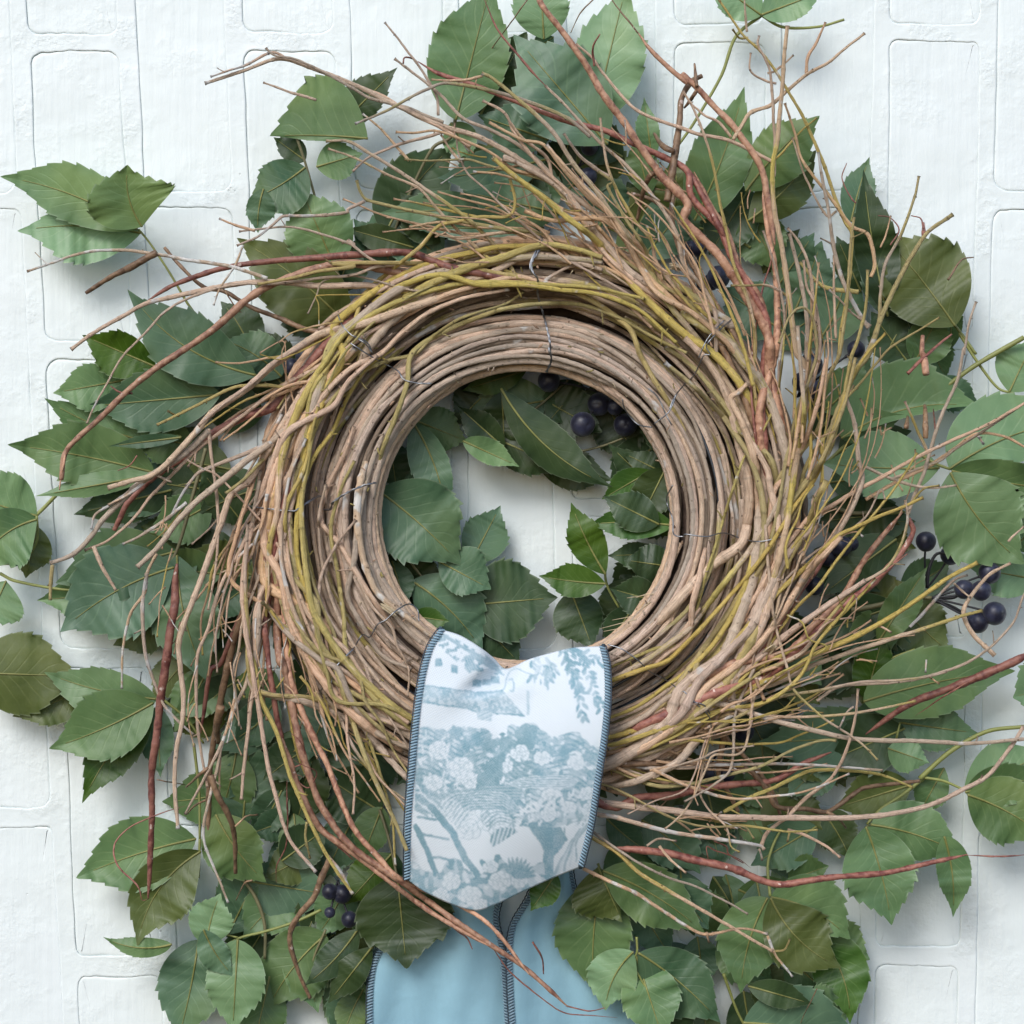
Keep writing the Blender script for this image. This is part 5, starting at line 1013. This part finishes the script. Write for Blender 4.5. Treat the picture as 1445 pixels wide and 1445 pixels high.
# shallow hat brim and draped folds
for k in range(12): stroke([(700, 470 - k*1.3), (760, 438 + k*4), (860, 428 + k*4.6), (960, 432 + k*4), (1000, 455)], 1.7, .05 if k % 2 else .66)
for k in range(16): stroke([(420 + k*6, 560 + k*6), (470 + k*6, 510 + k*5), (580, 490 + k*5.5), (700, 500 + k*5), (755 - k*1.5, 560 + k*6)], 1.9, .08 if k % 2 else .62)
for k in range(5): stroke([(600 + k*8, 600 + k*12), (660 + k*4, 560 + k*14), (740, 575 + k*14)], 2.4, .6)
setink((ell(700, 690, 62, 48, -.3) < 1), np.where(np.sin((gx*.9 + gy*.25) * .42) > -.1, .72, .1))
for k in range(6): stroke([(340, 440 + k*32), (380 + k*4, 500 + k*26), (440 + k*6, 560 + k*20)], 3.0, .6 if k % 2 == 0 else .1)
setink(poly([(740, 600), (900, 560), (1080, 520), (1075, 600), (900, 640), (760, 640)]), np.where(vnoise(18) > .45, .60, .25))
for k in range(110): leaflet(rp.uniform(720, 1080), rp.uniform(520, 650), rp.uniform(0, 6.28), rp.uniform(14, 36), rp.uniform(3, 7), rp.choice([.75, .08, .5, .03]))
for q in ((880, 585, 34), (960, 560, 28), (1040, 570, 30)): rose(*q)
# ladder
blank = poly([(345, 600), (440, 600), (560, 850), (430, 900), (345, 790)]); setink(blank, 0)
stroke([(335, 640), (375, 720), (430, 860)], 11, .78); stroke([(400, 560), (480, 660), (540, 770), (600, 850)], 13, .78)
for (a_, b_) in (((365, 672), (470, 690)), ((410, 765), (520, 780)), ((345, 600), (420, 612))): stroke([a_, b_], 5, .65)
setink(poly([(640, 730), (780, 640), (860, 650), (850, 790), (700, 800)]), 0)
# trunk with stones, right
setink(poly([(800, 640), (930, 640), (960, 690), (900, 760), (900, 860), (840, 850), (860, 740)]), np.where(fineh, .80, .62))
for k in range(5): stroke([(890 + k*26, 860 - k*20), (940 + k*14, 760 - k*16), (1010 + k*12, 650 - k*10)], 7 - k, .55 if k % 2 == 0 else .15)
# bottom flowers
bb_ = (gy > 800 + 30*np.sin(gx*.035) + 40*(vnoise(30)-.5)) & (gx < 860); setink(bb_, np.where(vnoise(20) > .45, .66, .30))
for k in range(70): leaflet(rp.uniform(320, 860), rp.uniform(800, 990), rp.uniform(0, 6.28), rp.uniform(22, 50), rp.uniform(6, 12), rp.choice([.8, .1, .05, .6]))
for q in ((480, 860, 40), (560, 920, 44), (680, 860, 46), (640, 800, 30), (440, 920, 34), (760, 860, 34), (600, 960, 30)): rose(*q)
for k in range(9): leaflet(740, 850, -1.9 + k*.22, 90, 8, .72)
sw = (vnoise(42) - .5) * 7 + (vnoise(17) - .5) * 2; sw2 = (vnoise(38) - .5) * 7 + (vnoise(15) - .5) * 2
ia = np.clip(((gx + sw - gx0) / gs), 0, GW - 1).astype(int); ja = np.clip(((gy + sw2 - gy0) / gs), 0, GH - 1).astype(int); ink = ink[ja, ia]
ink = ink * (.95 + .4 * vnoise(40)) * (.92 + .22 * vnoise(6)); scr = np.sin((gx*.8 + gy*.6) * (1.0 + .0 * gx) + 3 * vnoise(60) * 3) > .2
ink = np.where(scr & (ink > .3) & (vnoise(30) > .45), ink * .68, ink)
k_ = ink.copy()
for ax in (0, 1): k_ = (np.roll(k_, 1, ax) + 2 * k_ + np.roll(k_, -1, ax)) / 4
ink = np.clip(k_ * 1.15, 0, 1)
def sample(x, y):
    a = np.clip((x - gx0) / gs, 0, GW - 1.01); b = np.clip((y - gy0) / gs, 0, GH - 1.01); i, j = a.astype(int), b.astype(int); fx, fy = a - i, b - j
    return (ink[j, i]*(1-fx)+ink[j, i+1]*fx)*(1-fy)+(ink[j+1, i]*(1-fx)+ink[j+1, i+1]*fx)*fy
XX, YY = rbx(X, Y); INK = sample(XX, YY) * (.82 + .3 * np.random.default_rng(3).random(X.shape))
ribbon = tag(empty('printed_ribbon', PW(715, 1090, 60).tolist()), 'wide white ribbon with blue toile scenery print wrapped round the bottom of the wreath', 'ribbon')
# rows that turn away behind the ring at both ends
def ext(rowP, rowH, nrm, cnt, dirn):
    out = []
    for k in range(1, cnt + 1):
        a = k / cnt; out.append((rowP + np.array([0, dirn]) * (-3.5 * math.sin(a * 2.2) + 9 * a * a), rowH - 26 * a ** .8 * (1 if dirn > 0 else 1)))
    return out
rowsP, rowsH, rowsI = [SRF[i] for i in range(NV)], [H_[i] for i in range(NV)], [INK[i] for i in range(NV)]
for P_, h_ in ext(SRF[0], H_[0], 0, 8, 1): rowsP.insert(0, P_); rowsH.insert(0, h_); rowsI.insert(0, INK[0])
for P_, h_ in ext(SRF[-1], H_[-1], 0, 8, -1): rowsP.append(P_); rowsH.append(h_); rowsI.append(INK[-1])
PP = np.stack(rowsP); HH = np.stack(rowsH); II = np.stack(rowsI); nr, nc = HH.shape
def fabric_mat(name, base, inked, weave=1.0, satin=False):
    m, t, p, out = new_mat(name); g = G(t); us = g.sep(g.uv()); pos = g.pos(); a = g.sep(g.attr()[0])
    wx = g.math('SINE', g.math('MULTIPLY', us[0], 6.2832 * 72 * weave)); wy = g.math('SINE', g.math('MULTIPLY', us[1], 6.2832 * 98 * weave))
    wv = g.math('ADD', g.math('MULTIPLY', g.math('MULTIPLY', wx, wy), .5), .5); fz = g.noise(pos, 700, 3, .6); lg = g.noise(pos, 60, 3, .5)
    if inked:
        c = g.mix(a[0], base, (.20, .36, .44)); c = g.mix(g.math('MULTIPLY', g.math('MULTIPLY', a[0], g.ramp(g.noise(pos, 25, 2), .4, .65)), .5), c, (.17, .28, .30))
        c = g.mix(g.math('MULTIPLY', g.ramp(wv, .6, .1), .22), c, (.30, .42, .50))
    else:
        stx = g.noise(g.vmul(pos, (1, 1, .12)), 350, 3, .6); c = g.mix(g.math('MULTIPLY', stx, .8), base, tuple(x * .86 for x in base)); c = g.mix(g.math('MULTIPLY', fz, .25), c, tuple(min(1, x * 1.25) for x in base))
    g.L.new(c, p.inputs['Base Color']); p.inputs['Roughness'].default_value = .8 if inked else .52; p.inputs['Specular IOR Level'].default_value = .2 if inked else .4
    p.inputs['Sheen Weight'].default_value = .15; p.inputs['Sheen Roughness'].default_value = .4
    b = g.bump(wv, .35 if inked else .12, .0003); b = g.bump(fz, .25, .0002, b); b = g.bump(lg, .3, .0016 if inked else .003, b); g.L.new(b, p.inputs['Normal']); return m
M['toile'] = fabric_mat('toile_print_cloth', (.70, .755, .80), True); M['satin'] = fabric_mat('blue_satin', (.30, .52, .63), False)
mb = MB(); i = np.arange(nr - 1)[:, None] * nc; j = np.arange(nc - 1)[None]; F = np.stack([i + j, i + nc + j, i + nc + j + 1, i + j + 1], -1).reshape(-1, 4)
Vx = PW(PP[..., 0], PP[..., 1], HH).reshape(-1, 3); uvx = np.stack(np.broadcast_arrays(np.linspace(0, 1, nc)[None], np.linspace(0, 1, nr)[:, None]), -1).reshape(-1, 2)
mb.add(Vx, F, np.repeat(np.clip(II, 0, 1).reshape(-1, 1), 3, 1), uvx); cloth = mb.build('cloth', M['toile'], ribbon)
so_ = cloth.modifiers.new('thickness', 'SOLIDIFY'); so_.thickness = .0004; so_.offset = -1
def hem(parent, line, h, side, wd=7.0, off=3.0):
    """thread-wrapped wired edge: a flat cord, slanted whip stitches and a dark seam line"""
    P = spline(line, 2.2); n = len(P); h = np.interp(np.linspace(0, 1, n), np.linspace(0, 1, len(h)), h); T = np.gradient(P, axis=0); T /= np.linalg.norm(T, axis=1)[:, None]; N = np.stack([T[:, 1], -T[:, 0]], 1) * side
    Q = P - N * off * .3; b = MB(); b.tube(PW(Q[:, 0], Q[:, 1], h + .3), wd * .5 * .0004, 8, squash=.55); b.build('hem', M['hem'], parent)
    b = MB(); s_ = spline(Q, 2.2)[:, :2]; L = np.concatenate([[0], np.cumsum(np.linalg.norm(np.diff(s_, axis=0), axis=1))]); m = int(L[-1] / 4.2)
    for k in range(1, m):
        l = k * 4.2; x = np.interp(l, L, s_[:, 0]); y = np.interp(l, L, s_[:, 1]); kk = min(n - 1, int(np.interp(l, L, np.arange(len(s_))) * n / len(s_)))
        c = np.linspace(-1, 1, 5); e_ = wd * .52
        X_ = x + N[kk, 0] * c * e_ + T[kk, 0] * c * 1.6; Y_ = y + N[kk, 1] * c * e_ + T[kk, 1] * c * 1.6
        b.tube(PW(X_, Y_, h[kk] + .35 + wd * .5 * .4 * .62 * np.sqrt(np.maximum(0, 1 - (c * .96) ** 2))), .00058, 5, caps=False)
    tag(b.build('whip_stitches', M['thread'], parent), kind='stuff')
    Q2 = P + N * (wd * .5 + 1.0); b = MB(); z = np.sin(np.arange(n) * 1.3) * .35
    b.tube(PW(Q2[:, 0] + N[:, 0] * z, Q2[:, 1] + N[:, 1] * z, h + .9), .00036, 5); b.build('seam_thread', M['dark_thread'], parent)
hem(ribbon, PP[4:-3, 0], HH[4:-3, 0], -1 * -1 if False else -1, 7.6); hem(ribbon, PP[4:-3, -1], HH[4:-3, -1], 1, 7.2)

# ---------------------------------------------------------------- plain blue ribbon tails hanging from behind the ring
def tail(label, L_, R_, hl, hr, hems, rg):
    e = tag(empty('satin_ribbon_tail', PW(L_[0][0], L_[0][1], hl[0]).tolist()), label, 'ribbon tail', 'plain blue ribbon tails')
    n, m = 120, 60; A, B = curve(np.array(L_, float), n), curve(np.array(R_, float), n); t = np.linspace(0, 1, n)[:, None]; s_ = np.linspace(0, 1, m)[None]
    P = A[:, None] * (1 - s_[..., None]) + B[:, None] * s_[..., None]; hA = np.interp(t, np.linspace(0, 1, len(hl)), hl); hB = np.interp(t, np.linspace(0, 1, len(hr)), hr)
    h = hA * (1 - s_) + hB * s_ + 6 * np.sin(np.pi * s_) * np.cos(t * 2.2) + 2.2 * np.sin(s_ * 8 + t * 3) * (1 - .4 * t) + .5 * np.sin(s_ * 23 + t * 9)
    b = MB(); i = np.arange(n - 1)[:, None] * m; j = np.arange(m - 1)[None]
    b.add(PW(P[..., 0], P[..., 1], h).reshape(-1, 3), np.stack([i + j, i + m + j, i + m + j + 1, i + j + 1], -1).reshape(-1, 4), None, np.stack(np.broadcast_arrays(s_ * .8, t * 1.2), -1).reshape(-1, 2))
    c = b.build('cloth', M['satin'], e); q = c.modifiers.new('thickness', 'SOLIDIFY'); q.thickness = .0003; q.offset = -1
    if 'l' in hems: hem(e, A, h[:, 0], -1, 7)
    if 'r' in hems: hem(e, B, h[:, -1], 1, 7)
tail('left tail of plain blue satin ribbon with dark stitched hems, under the maroon vines', [(620, 1180), (575, 1290), (526, 1365), (522, 1530)], [(738, 1200), (701, 1285), (709, 1340), (714, 1400), (722, 1530)], [44, 30, 26, 22], [46, 28, 22, 18], 'lr', rg)
tail('right tail of plain blue satin ribbon running down behind the olive green leaves', [(765, 1200), (748, 1262), (722, 1312), (719, 1380), (728, 1530)], [(800, 1180), (815, 1270), (880, 1380), (935, 1530)], [44, 38, 32, 30, 26], [40, 26, 22, 18], 'lr', rg)
